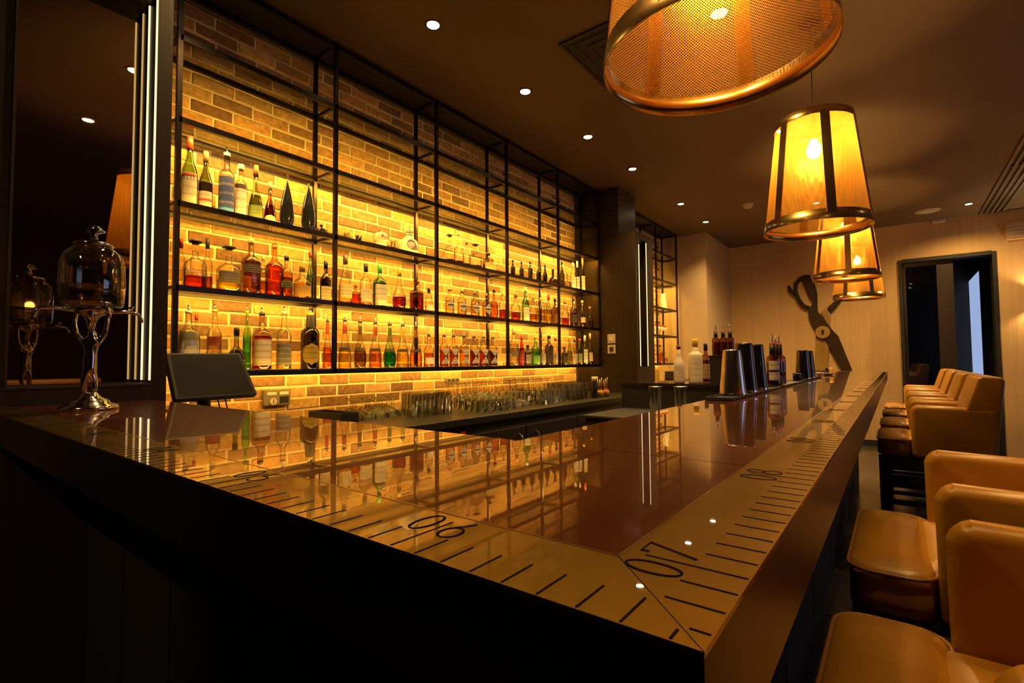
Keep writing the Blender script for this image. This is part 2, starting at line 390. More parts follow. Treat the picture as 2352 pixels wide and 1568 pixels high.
# ------------------------------------------------------------------ shelving racks
def rack(name, label, ys, first_y):
    t = thing(name, label, 'shelving', (XF, ys[0], 0))
    def part(nm, mb, mat): o = mb.build(nm, mat, t); o.matrix_parent_inverse = Matrix.Translation((-XF, -ys[0], 0)); return o
    h = .011
    for y in ys:
        part('post', MB().box(XF-h, XF+h, y-h, y+h, 1.245, ZC-.004), M['black_steel'])
        part('post', MB().box(XB-h, XB+h, y-h, y+h, 1.245, ZC-.004), M['black_steel'])
    a, b = ys[0], ys[-1]
    for k, z in ZL.items():
        part('rail', MB().box(XF-h, XF+h, a, b, z-.020, z+.008), M['black_steel'])
        part('rail', MB().box(XB-h, XB+h, a, b, z-.016, z+.010), M['black_steel'])
        for y in ys: part('crossbar', MB().box(XB+h, XF-h, y-.008, y+.008, z-.010, z+.006), M['black_steel'])
        if k != 6:
            for i in range(len(ys)-1):
                part('glass_shelf', MB().box(XB+h+.002, XF-h-.002, ys[i]+h+.002, ys[i+1]-h-.002, z, z+.008), M['shelf_glass'])
        if k in M['led']:
            for i in range(len(ys)-1):
                part('light_strip', MB().box(XF-.0155, XF-.0115, ys[i]+.02, ys[i+1]-.02, z-.0165, z-.0030), M['led'][k])
                part('strip_shield', MB().box(XF-.0195, XF-.0112, ys[i]+.012, ys[i+1]-.012, z-.0030, z-.0010), M['black_steel'])  # added plate that keeps the strip's light off the ceiling
                if k > 3: part('light_strip', MB().box(XB-.022, XB-.0115, ys[i]+.02, ys[i+1]-.02, z-.008, z+.004), M['led_b'])
    part('top_panel', MB().box(XW+.03, XF-.012, a-.01, b+.01, ZC-.012, ZC-.0045), M['base_panel'])
    return t
rack('shelving_rack', 'tall black steel rack with glass shelves fixed to the brick wall, five bays', YP, 0)
rack('shelving_rack', 'narrow black steel rack in the niche between dark pillar and beige wall', [5.43, 5.805, 6.66, 7.505], 0)

# ------------------------------------------------------------------ mirror pillars
def mirror_pillar(y0, y1, ra, rb_, label, z1=2.665):
    t = thing('mirror_pillar', label, 'pillar', (XP, y0, 0)); inv = Matrix.Translation((-XP, -y0, 0))
    def part(nm, mb, mat, par=None, bev=0):
        o = mb.build(nm, mat, par or t, bev); o.matrix_parent_inverse = inv if par is None else Matrix.Identity(4); return o
    zt, z0, dep = z1+.075, 1.232, .132
    body = part('body', MB().box(XW+.03, XP-dep-.012, y0, y1, 0, zt), M['pillar_wood'])
    part('stile', MB().box(XP-dep-.012, XP, y0, ra, 0, zt), M['pillar_wood'])
    part('stile', MB().box(XP-dep-.012, XP, rb_, y1, 0, zt), M['pillar_wood'])
    part('rail', MB().box(XP-dep-.012, XP, ra, rb_, 0, z0), M['pillar_wood'])
    part('rail', MB().box(XP-dep-.012, XP, ra, rb_, z1, zt), M['pillar_wood'])
    part('mirror', MB().box(XP-dep-.010, XP-dep, ra+.001, rb_-.001, z0+.001, z1-.001), M['mirror'])
    for dx in (.006, .094):
        part('light_strip', MB().box(XP-dx-.006, XP-dx+.002, rb_-.005, rb_-.0005, z0+.01, z1-.01), M['strip'])
    part('bead', MB().box(XP, XP+.004, ra-.008, ra, z0-.008, z1+.008).box(XP, XP+.004, ra, rb_, z0-.008, z0), M['dark_wood'])
    return t
mirror_pillar(-.08, .490, .054, .440, 'dark wood pillar with tall mirror and light strips beside the silver fountain', 2.745)
rp_ = mirror_pillar(4.925, 5.42, 4.985, 5.245, 'dark wood pillar with slot mirror and light strips at far end of brick wall')
for z0_, z1_, dark in ((1.50, 1.605, False), (1.385, 1.485, True)):
    s = tag(MB().box(-2.508, -2.412, 4.913, 4.9245, z0_, z1_).build('wall_switch', M['cream_plate'], None, .003), ('cream wall switch plate with dark toggle, lower of two on the dark pillar' if dark else 'plain cream wall switch plate, upper of two on the dark pillar'), 'switch')
    MB().box(-2.482, -2.438, 4.908, 4.9128, z0_+.025, z1_-.025).build('toggle', M['black_plastic'] if dark else M['white_plastic'], s)

# ------------------------------------------------------------------ bar counter
bar = thing('bar_counter', 'long L-shaped bar with copper lacquer top and brass ruler edge', 'bar', (0,0,0))
TH = .082
XL = XP+.003
def bp(nm, mb, mat, par=bar, bev=0): return mb.build(nm, mat, par, bev)
poly_core = [(XL, .006), (-.006, .006), (-.006, BEND-.004), (INX, BEND-.004), (INX, INY), (XL, INY)]
bp('slab', MB().prism(poly_core, lambda p: (p[0], p[1], ZB-TH), lambda p: (p[0], p[1], ZB-.004)), M['bar_face'])
bp('edge_board', MB().box(XL, 0, -.0, .006, ZB-TH, ZB-.0035), M['bar_face'])
bp('edge_board', MB().box(-.006, 0, .006, BEND, ZB-TH, ZB-.0035), M['bar_face'])
# brass ruler border: two mitred plates
pl_x = bp('brass_plate', MB().prism([(XL, 0), (-.0004, .0), (-BW-.0002, BW-.0004), (XL, BW-.0004)], lambda p: (p[0], p[1], ZB-.0034), lambda p: (p[0], p[1], ZB)), M['brass_x'])
pl_y = bp('brass_plate', MB().prism([(0, .0004), (0, BEND), (-BW+.0004, BEND), (-BW+.0004, BW+.0002)], lambda p: (p[0], p[1], ZB-.0034), lambda p: (p[0], p[1], ZB)), M['brass'])
bp('trim_line', MB().box(XL, -BW, BW-.0004, BW+.0012, ZB-.003, ZB+.0003), M['gold'])
bp('trim_line', MB().box(-BW-.0012, -BW+.0004, BW, BEND, ZB-.003, ZB+.0003), M['gold'])
# lacquered top panels
def panel(x0, x1, y0, y1): bp('top_panel', MB().box(x0, x1, y0, y1, ZB-.0034, ZB-.0002), M['copper_wood'])
panel(XL, -BW-.0012, BW+.0012, INY-.001)
for a, b in ((INY+.001, 2.42), (2.423, 4.40), (4.403, BEND)): panel(INX, -BW-.0012, a, b)
# base below the counter
bp('base_panel', MB().box(XL, -.27, .27, .29, 0, ZB-TH), M['base_panel'])
for k in range(5):
    x = XL+.02+k*.37; bp('base_panel', MB().box(x, x+.36, .262, .27, .10, ZB-TH-.02), M['base_panel'])
bp('base_panel', MB().box(-.29, -.27, .29, BEND-.05, 0, ZB-TH), M['base_panel'])
for k in range(8):
    y = .32+k*.72; bp('base_panel', MB().box(-.27, -.262, y, y+.70, .10, ZB-TH-.02), M['base_panel'])
bp('base_panel', MB().box(INX, -.29, BEND-.07, BEND-.05, 0, ZB-TH), M['base_panel'])
# engraved ruler: ticks and figures
IN = .0254
tk_s = MB().box(-.0007, .0007, 0, .032, 0, .00035).mesh('ruler_tick', M['ink'])
tk_l = MB().box(-.0007, .0007, 0, .064, 0, .00035).mesh('ruler_tick', M['ink'])
far_ticks = MB()
def arc(cx, cy, rx, ry, a0, a1, n=22): return [(cx+rx*math.cos(math.radians(a0+(a1-a0)*i/n)), cy+ry*math.sin(math.radians(a0+(a1-a0)*i/n))) for i in range(n+1)]
DIG = {'0': [arc(.25, .5, .24, .5, 0, 360, 36)], '1': [[(.05,.8),(.25,1),(.25,0)]], '2': [arc(.25,.74,.23,.26,170,-20)+[(.05,0),(.5,0)]],
       '3': [arc(.22,.75,.24,.25,150,-90)+arc(.22,.25,.26,.25,90,-150)], '4': [[(.38,0),(.38,1),(0,.3),(.5,.3)]], '5': [[(.45,1),(.1,1),(.06,.55)]+arc(.22,.3,.26,.3,110,-140)],
       '6': [[(.38,1)]+arc(.25,.30,.24,.31,150,510,36)], '7': [[(.0,.86),(.0,1),(.48,1),(.12,0)]], '8': [arc(.25,.75,.20,.25,0,360,30), arc(.25,.26,.25,.26,0,360,30)], '9': [arc(.25,.70,.24,.30,-30,330,36)+[(.12,0)]]}
def strokes(mb, ch, ox, oy, sx, sy, wd):
    for pl in DIG[ch]:
        pts = [(ox+x*sx, oy+y*sy) for x, y in pl]
        for i in range(len(pts)-1):
            a, b = Vector(pts[i]), Vector(pts[i+1]); d = b-a
            if d.length < 1e-6: continue
            # thick and thin strokes like a broad pen
            k = wd*(.55+.75*abs(d.normalized().y)); n = Vector((-d.y, d.x)).normalized()*k; e = d.normalized()*.0003
            q = [a-e+n, a-e-n, b+e-n, b+e+n]
            mb.hexa([(p.x, p.y, 0) for p in q][::-1], [(p.x, p.y, .0004) for p in q][::-1])
def number(txt, par, loc, rz):
    for ch, ox in ((txt[0], -.0265), (txt[1], .0070)):
        mb = MB(); strokes(mb, ch, ox, .0355, .036, .036, .0009)
        o = mb.build('ruler_digit', M['ink'], par); o.location = loc; o.rotation_euler = (0,0,rz); o['label'] = 'engraved digit %s of ruler figure %s' % (ch, txt)
n_t = 0
# left arm: read from the camera's left side; 06 lies .2135 m from the corner
for k in range(1, 85):
    x = -(.0160+(k-1)*IN); big = (k-1-8) % 12 == 0 and k >= 9
    if k <= 56:
        inst('ruler_tick', tk_l if big else (tk_s), pl_x, (x, .0015, ZB), None, (1, .32 if k == 1 else 1, 1))
    elif x > XL+.03: far_ticks.box(x-.0009, x+.0009, .0015, .0315, ZB, ZB+.00035)
    if big and x > XL+.05: number('%02d' % max(6-(k-9)//12, 0), pl_x, (x, 0, ZB), 0)
for k in range(1, int((BEND-.05)/IN)):
    y = .0160+(k-1)*IN; big = (k-1-3) % 12 == 0
    if k <= 120: inst('ruler_tick', tk_l if big else tk_s, pl_y, (-.0015, y, ZB), (0,0,PI/2), (1, .32 if k == 1 else 1, 1))
    else: far_ticks.box(-.0315, -.0015, y-.0009, y+.0009, ZB, ZB+.00035)
    if big: number('%02d' % (7+(k-4)//12), pl_y, (0, y, ZB), PI/2)
ft = far_ticks.build('ruler_ticks_far', M['ink'], bar); ft['kind'] = 'stuff'

# ------------------------------------------------------------------ back counter
bc = thing('back_counter', 'low black back counter with cupboards under the brick wall', 'counter', (0,0,0))
XCF = -2.04
MB().box(XW+.03, XCF, .495, 4.90, ZCT-.045, ZCT).build('worktop', M['counter_black'], bc, .004)
MB().box(XW+.03, XCF-.03, .50, 4.90, .08, ZCT-.047).build('carcass', M['black_plastic'], bc)
for k in range(6):
    y0 = .52+k*.73
    d = MB().box(XCF-.03, XCF-.012, y0, y0+.715, .12, ZCT-.11).build('door', M['black_plastic'], bc, .003)
    hy = y0+(.62 if k % 2 == 0 else .10)
    MB().tube([(XCF-.012, hy, .80), (XCF+.022, hy, .785), (XCF+.030, hy+.004, .72), (XCF+.022, hy+.004, .65), (XCF-.012, hy, .635)], .006, 8).build('handle', M['chrome'], d)
    MB().loft([(0, .006), (.006, .006)], 10, (XCF-.013, hy, .83)).build('lock', M['chrome'], d)
MB().box(XCF-.012, XCF-.010, 2.02, 2.06, .85, .875).build('red_tag', PL((.55,.03,.02)), bc)
sv = thing('service_counter', 'black service counter standing across the aisle behind the shakers', 'counter', (0,0,0))
MB().box(-1.86, INX-.02, 3.80, 4.36, 1.09, 1.115).build('worktop', P('black_gloss', (.02,.016,.012), .08, coat=.6), sv, .002)
MB().box(-1.83, INX-.03, 3.82, 4.34, .0, 1.09).build('carcass', M['black_plastic'], sv)
MB().box(-1.80, INX-.04, 3.06, 3.815, .885, .900).build('lower_shelf', M['rubber'], sv)
MB().box(-1.78, INX-.05, 3.09, 3.815, 0, .885).build('lower_carcass', M['black_plastic'], sv)

# ------------------------------------------------------------------ ceiling fittings
def lamp(name, kind, loc, par, **kw):
    ld = bpy.data.lights.new(name, kind); o = bpy.data.objects.new(name, ld); COL.objects.link(o); o.parent = par; o.location = loc
    for k, v in kw.items(): setattr(ld, k, v)
    return o
def downlight(x, y, label, group, power=SPOT_W, r=.036, lens='spot', cone=118, blend=.8):
    t = thing('downlight', label, 'ceiling light', (x, y, ZC), 0, group)
    MB().loft([(-.006, r+.006), (-.006, r+.014), (0, r+.016), (0, r)], 20, cap0=False, cap1=False).build('trim_ring', M['ceiling'], t)
    MB().loft([(-.003, r), (-.001, r)], 20).build('lens', M[lens], t)
    if power: lamp('downlight_beam', 'SPOT', (0, 0, -.012), t, energy=power, color=SPOT_COL, spot_size=math.radians(cone), spot_blend=blend, shadow_soft_size=.03)
    return t
XDL = -2.016
ords = ['nearest', 'second', 'third', 'fourth', 'fifth', 'farthest']
for i, y in enumerate((1.758, 2.677, 3.616, 4.5545, 6.016, 7.062)):
    downlight(XDL, y, 'small bright recessed downlight, %s in the row along the brick wall rack' % ords[i], 'downlights along the rack', cone=(96 if y < 5.5 else 118))
downlight(.876, 8.345, 'small recessed downlight near far wall above the doorway', None, SPOT_W*1.2, cone=150)
for n_, (x_, y_, k_, c_) in enumerate(((XDL, .84, 1, 118), (-.66, 1.758, .8, 80), (-.66, .84, .8, 80), (.45, .84, .45, 62), (.45, 1.758, .45, 62), (.95, 4.1, .5, 70))):  # the three over the stools are added out of view to brighten them
    downlight(x_, y_, 'recessed downlight overhead out of view above the '+['left mirror pillar', 'bar beside the nearest pendant', 'bar corner', 'nearest stool, added to light its seat', 'second nearest stool, added to light it', 'far stools, added to light them'][n_], 'downlights above the camera', SPOT_W*k_, cone=c_, blend=.6)
tg = downlight(-.9, -1.7, 'added unseen downlight behind the camera, tilted to brighten the mirror pillar', None, 0)  # added lamp, lifts the pillar face below the bar
o = lamp('downlight_beam', 'SPOT', (0, 0, -.03), tg, energy=90, color=SPOT_COL, spot_size=math.radians(36), spot_blend=.7, shadow_soft_size=.03)
o.rotation_euler = (Vector((-2.16, .15, .55))-Vector((-.9, -1.7, ZC-.03))).to_track_quat('-Z', 'Y').to_euler()
def disc(x, y, r, label, name='ceiling_speaker'):
    t = thing(name, label, 'speaker', (x, y, ZC)); MB().loft([(-.010, r*.9), (-.006, r), (0, r)], 24).build('grille', M['cream_plate'], t)
    MB().loft([(-.012, r*.55), (-.0102, r*.6)], 24).build('dome', M['white_plastic'], t); return t
downlight(-.665, 2.692, 'recessed downlight seen through the nearest pendant, closer one', 'downlights over the bar', r=.045, cone=84, blend=.6)
downlight(-.660, 3.625, 'recessed downlight seen through the nearest pendant, farther one', 'downlights over the bar', r=.045, cone=84, blend=.6)
for y_, nm in ((4.5545, 'recessed downlight behind the second pendant, nearest of three'), (6.016, 'recessed downlight behind the second pendant, middle of three'), (7.062, 'recessed downlight behind the second pendant, farthest of three')): downlight(-.66, y_, nm, 'downlights over the bar', SPOT_W*(1.0 if y_ < 5 else 2.2), cone=(100 if y_ < 5 else 158))
disc(.47, 8.397, .14, 'large flat round ceiling speaker near the far wall')
sd = thing('smoke_detector', 'small cream smoke detector on the dark ceiling', 'detector', (-1.349, 6.554, ZC))
MB().loft([(-.052, .02), (-.05, .045), (-.022, .055)], 20, cap1=False).build('sensor', M['cream_plate'], sd)
MB().loft([(-.022, .062), (-.004, .066), (0, .066)], 20).build('base', M['cream_plate'], sd)
cm = thing('ceiling_sensor', 'tiny cream sensor at top of the far wall by the ceiling', 'detector', (.62, 9.0, ZC))
MB().box(-.07, .07, -.03, .03, -.05, 0).build('housing', M['cream_plate'], cm, .01)
sq = thing('air_vent', 'square dark ceiling vent beside the nearest pendant lamp', 'vent', (-1.2, 2.69, ZC))
MB().box(-.33, .33, -.33, .33, -.003, 0).build('backing', M['base_panel'], sq)
fr = MB()
for a, b, c, d in ((-.33, .33, -.33, -.315), (-.33, .33, .315, .33), (-.33, -.315, -.315, .315), (.315, .33, -.315, .315)): fr.box(a, b, c, d, -.012, -.003)
fr.build('frame', M['dark_wood'], sq)
for k in range(4):
    r0 = .27-.065*k
    v = MB()
    for a, b, c, d in ((-r0, r0, -r0, -r0+.02), (-r0, r0, r0-.02, r0), (-r0, -r0+.02, -r0+.02, r0-.02), (r0-.02, r0, -r0+.02, r0-.02)): v.box(a, b, c, d, -.008, -.003)
    v.build('louvre', M['base_panel'], sq)
lv = thing('linear_vent', 'long slatted linear ceiling vent at upper right', 'vent', (1.16, 7.3, ZC))
MB().box(-.13, .13, -1.75, 1.73, -.002, 0).build('backing', M['base_panel'], lv)
for k in range(5):
    x = -.125+k*.0565
    for y0, y1 in ((-1.75, -.42), (-.40, 1.73)): MB().box(x, x+.024, y0, y1, -.02, -.002).build('slat', P('vent_slat', (.14,.10,.06), .5) if k == 0 and y0 < -1 else bpy.data.materials['vent_slat'], lv)
MB().box(-.125, .125, -.42, -.40, -.022, -.002).build('joiner', bpy.data.materials['vent_slat'], lv)
wv = thing('wall_grille', 'beige air grille box high on far wall at right edge', 'vent', (1.45, YFAR, 2.99))
MB().box(-.16, .25, -.05, -.001, -.12, .12).build('housing', M['far_wall'], wv, .004)
for k in range(4): MB().box(-.14, .23, -.055, -.0505, -.09+k*.05, -.07+k*.05).build('slat', M['cream_plate'], wv)
sc_ = thing('wall_sconce', 'small brass up-and-down wall light at right edge of far wall', 'wall lamp', (1.60, YFAR, 2.08))
MB().box(-.03, .03, -.02, -.001, -.06, .06).build('backplate', M['gold'], sc_)
MB().loft([(-.08, .035), (.08, .035)], 18, (0, -.07, 0), False, False).build('shade', M['gold'], sc_)
MB().loft([(-.02, .028), (.02, .028)], 12, (0, -.07, 0)).build('lamp_core', EMI('sconce_core', (1,.66,.32), 6), sc_)
for s in (1, -1):
    o = lamp('sconce_beam', 'SPOT', (0, -.07, .085*s), sc_, energy=26, color=(1,.62,.28), spot_size=math.radians(130), spot_blend=.5, shadow_soft_size=.02)
    if s > 0: o.rotation_euler = (PI, 0, 0)
# wall lamps on the opposite wall (seen only in the pillar mirror)
for z, nm in ((2.10, 'brass wall lamp on the side wall behind the stools'),):
    t = thing('wall_lamp', nm, 'wall lamp', (XR, 1.13, z))
    MB().box(-.02, -.001, -.04, .04, -.09, .09).build('backplate', M['gold'], t)
    MB().sphere((-.07, 0, 0), .05).build('globe', EMI('globe_glow', (1,.55,.18), 14), t)
    MB().tube([(-.02, 0, -.05), (-.06, 0, -.05)], .008).build('arm', M['gold'], t)

# ------------------------------------------------------------------ pendants
PX, PZ, PR0, PR1, PHH = -.2673, 2.045, .2733, .199, .647
def pendant():
    t = thing('pendant_lamp', '', 'pendant lamp', (0,0,0), 0, 'perforated brass pendants over the bar')
    rad = lambda z: PR0+(PR1-PR0)*z/PHH
    MB().loft([(0, rad(0)), (.058, rad(.058)), (.058, rad(.058)-.004), (0, rad(0)-.004), (0, rad(0))], 56, cap0=False, cap1=False).build('bottom_ring', M['gold'], t)
    z = PHH-.043
    MB().loft([(z, rad(z)), (PHH, rad(PHH)), (PHH, rad(PHH)-.004), (z, rad(z)-.004), (z, rad(z))], 56, cap0=False, cap1=False).build('top_ring', M['gold'], t)
    MB().loft([(.056, rad(.056)-.006), (z+.002, rad(z)-.006)], 72, cap0=False, cap1=False).build('mesh_shade', M['perf'], t)
    for k in range(6):
        a = 2*PI*k/6+.35; ca, sa = math.cos(a), math.sin(a); w_ = .0225
        def pt(r, off, zz): return (r*ca-off*sa, r*sa+off*ca, zz)
        b = [pt(rad(.03)-.004, -w_, .03), pt(rad(.03), -w_, .03), pt(rad(.03), w_, .03), pt(rad(.03)-.004, w_, .03)]
        u = [pt(rad(z)-.004, -w_, z+.01), pt(rad(z), -w_, z+.01), pt(rad(z), w_, z+.01), pt(rad(z)-.004, w_, z+.01)]
        MB().hexa(b[::-1], u[::-1]).build('strap', M['gold'], t)
    sp = MB()
    for k in range(3):
        a = 2*PI*k/3+.35; sp.tube([(0,0,PHH-.02), (rad(PHH)*math.cos(a)*.98, rad(PHH)*math.sin(a)*.98, PHH-.02)], .003, 6)
    sp.build('spider', M['gold'], t)
    so = MB().loft([(PHH-.115, .022), (PHH-.03, .024), (PHH-.01, .012), (PHH+.055, .008)], 14).build('socket', M['gold'], t)
    bz = PHH-.105
    MB().loft([(bz-.118, .004), (bz-.112, .020), (bz-.094, .034), (bz-.068, .040), (bz-.042, .032), (bz-.016, .017), (bz, .015)], 16).build('bulb', M['bulb'], t)
    MB().tube([(0,0,PHH+.05), (0,0,ZC-PZ-.02)], .0032, 6).build('cord', M['rubber'], t)
    MB().loft([(ZC-PZ-.025, .01), (ZC-PZ-.02, .05), (ZC-PZ-.001, .055)], 18).build('ceiling_rose', M['black_steel'], t)
    return t
pl0 = pendant()
for i, (y, nm) in enumerate(((1.051, 'large brass mesh pendant lamp nearest the camera, cut off by the top edge'), (3.115, 'brass mesh pendant lamp with glowing bulb, second from the camera'),
                           (5.342, 'brass mesh pendant lamp, third from the camera above the bar'), (7.254, 'farthest brass mesh pendant lamp above the end of the bar'))):
    o = pl0 if i == 0 else copy_tree(pl0); o.location = (PX, y, PZ); o['label'] = nm; o.rotation_euler = (0, 0, (.1, .55, .3, .75)[i])
for c in pl0.children:
    if c.name.split('.')[0] in ('bulb', 'socket'): c.location.z += .05

# ------------------------------------------------------------------ bar stools
def stool():
    t = thing('bar_stool', '', 'bar stool', (0,0,0), 0, 'tan leather bar stools along the bar')
    W = .228; WO = .290
    # seat: T-shaped cushion, front lip in front of the arms
    def cushion(poly, z0, z1):
        mb = MB(); n = len(poly); cx = sum(p[0] for p in poly)/n; cy = sum(p[1] for p in poly)/n
        rings = [(z0, 1.0), (z0+.03, 1.0), (z1-.035, 1.0), (z1-.012, .985), (z1, .93), (z1+.012, .55), (z1+.015, .2)]
        vs = [(cx+(p[0]-cx)*s, cy+(p[1]-cy)*s, z) for z, s in rings for p in poly]; fs = []
        for j in range(len(rings)-1):
            for i in range(n): a, b = j*n+i, j*n+(i+1) % n; fs.append((a, b, b+n, a+n))
        fs.append(tuple(range(n-1, -1, -1))); fs.append(tuple((len(rings)-1)*n+i for i in range(n)))
        return mb.add(vs, fs, True)
    def rounded(x0, x1, y0, y1, r, n=5):
        out = []
        for cx, cy, a0 in ((x1-r, y1-r, 0), (x0+r, y1-r, 90), (x0+r, y0+r, 180), (x1-r, y0+r, 270)):
            for k in range(n+1): a = math.radians(a0+90*k/n); out.append((cx+r*math.cos(a), cy+r*math.sin(a)))
        return out
    seat = cushion(rounded(-.035, .131, -WO, WO, .055), .712, .815).build('seat', M['leather'], t)
    cushion(rounded(.10, .46, -W+.004, W-.004, .03), .7125, .8145).build('seat_back_cushion', M['leather'], seat)
    MB().tube([(p[0], p[1], .803) for p in rounded(-.0375, .1335, -WO-.002, WO+.002, .056)], .0045, 6, True).build('piping', M['piping'], seat)
    MB().box(-.01, .46, -WO+.02, WO-.02, .685, .7).build('seat_frame', M['leg_wood'], t)
    for s in (-1, 1):
        y0, y1 = (W, WO) if s > 0 else (-WO, -W)
        prof = [(.135, .700), (.515, .700), (.530, 1.012), (.165, 1.022), (.142, 1.012), (.132, .985)]
        MB().prism(prof if s > 0 else prof, lambda p: (p[0], y0, p[1]), lambda p: (p[0], y1, p[1])).build('arm', M['leather'], t, .028, 4, fix=True)
    back = [(.365, .70), (.505, .70), (.556, 1.165), (.548, 1.192), (.462, 1.198), (.442, 1.185), (.385, 1.0)]
    MB().prism(back, lambda p: (p[0], -WO+.002, p[1]), lambda p: (p[0], WO-.002, p[1])).build('backrest', M['leather'], t, .026, 4, fix=True)
    for x, dx in ((-.005, -.0), (.455, .03)):
        for y in (-WO+.035, WO-.035):
            MB().hexa([(x-.022+dx, y-.022, 0), (x+.022+dx, y-.022, 0), (x+.022+dx, y+.022, 0), (x-.022+dx, y+.022, 0)],
                      [(x-.026, y-.026, .70), (x+.026, y-.026, .70), (x+.026, y+.026, .70), (x-.026, y+.026, .70)]).build('leg', M['leg_wood'], t)
    for z in (.30, .42, .54, .63):
        for y in (-WO+.035, WO-.035): MB().box(.02, .46, y-.009, y+.009, z-.014, z+.014).build('stretcher', M['leg_wood'], t)
    for z in (.26,): MB().box(-.02, .0, -WO+.05, WO-.05, z-.02, z+.02).build('footrest', M['gold'], t)
    return t
st0 = stool()
STY = [(.677, 'tan leather bar stool nearest the camera, only its seat and far arm in view'), (1.516, 'tan leather bar stool, second nearest, partly behind the nearest arm'),
       (3.95, 'tan leather bar stool with full side in view, first of the far row'), (4.79, 'tan leather bar stool, second of the far row'),
       (5.63, 'tan leather bar stool, third of the far row'), (6.47, 'tan leather bar stool farthest along the bar')]
for i, (y, nm) in enumerate(STY):
    o = st0 if i == 0 else copy_tree(st0); o.location = (0, y, 0); o['label'] = nm

# ------------------------------------------------------------------ bottles
SH = {'std': [(0,.94),(.012,1),(.56,1),(.62,.93),(.68,.70),(.72,.46),(.76,.36),(1,.32)],
      'wine': [(0,.94),(.012,1),(.46,1),(.54,.93),(.62,.72),(.70,.48),(.78,.36),(1,.33)],
      'slope': [(0,.95),(.012,1),(.30,1),(.45,.86),(.62,.58),(.75,.40),(.82,.33),(1,.31)],
      'square': [(0,.98,6),(.015,1.05,6),(.60,1.05,6),(.66,.95,4),(.71,.62,2.6),(.75,.38),(1,.33)],
      'crystal': [(0,.98,5),(.015,1.06,5),(.50,1.06,5),(.58,.92,4),(.64,.50,2.6),(.68,.34),(.80,.32),(.82,.36)],
      'round': [(0,.62),(.015,.72),(.10,.95),(.22,1),(.34,.95),(.46,.70),(.54,.40),(.60,.27),(.88,.24),(1,.26)],
      'bell': [(0,.95),(.012,1),(.10,1),(.34,.90),(.50,.66),(.60,.40),(.68,.32),(1,.30)],
      'cone': [(0,.92),(.012,.98),(.20,1),(.42,.86),(.44,.80),(.52,.62),(.66,.40),(.80,.32),(1,.28)],
      'pear': [(0,.70),(.015,.80),(.14,1),(.30,.98),(.44,.74),(.56,.44),(.70,.30),(1,.27)],
      'drum': [(0,.97),(.012,1.0),(.64,1.0),(.70,.90),(.735,.55),(.77,.40),(1,.36)],
      'flask': [(0,.97),(.012,1),(.50,1),(.60,.82),(.68,.42),(.74,.34),(1,.32)]}
def prof_at(sh, z):
    pr = SH[sh]
    for a, b in zip(pr, pr[1:]):
        if a[0] <= z <= b[0]:
            k = (z-a[0])/max(b[0]-a[0], 1e-6); return a[1]+(b[1]-a[1])*k
    return pr[-1][1]
ROW = {'f': -2.672, 'm': -2.715, 'b': -2.775}
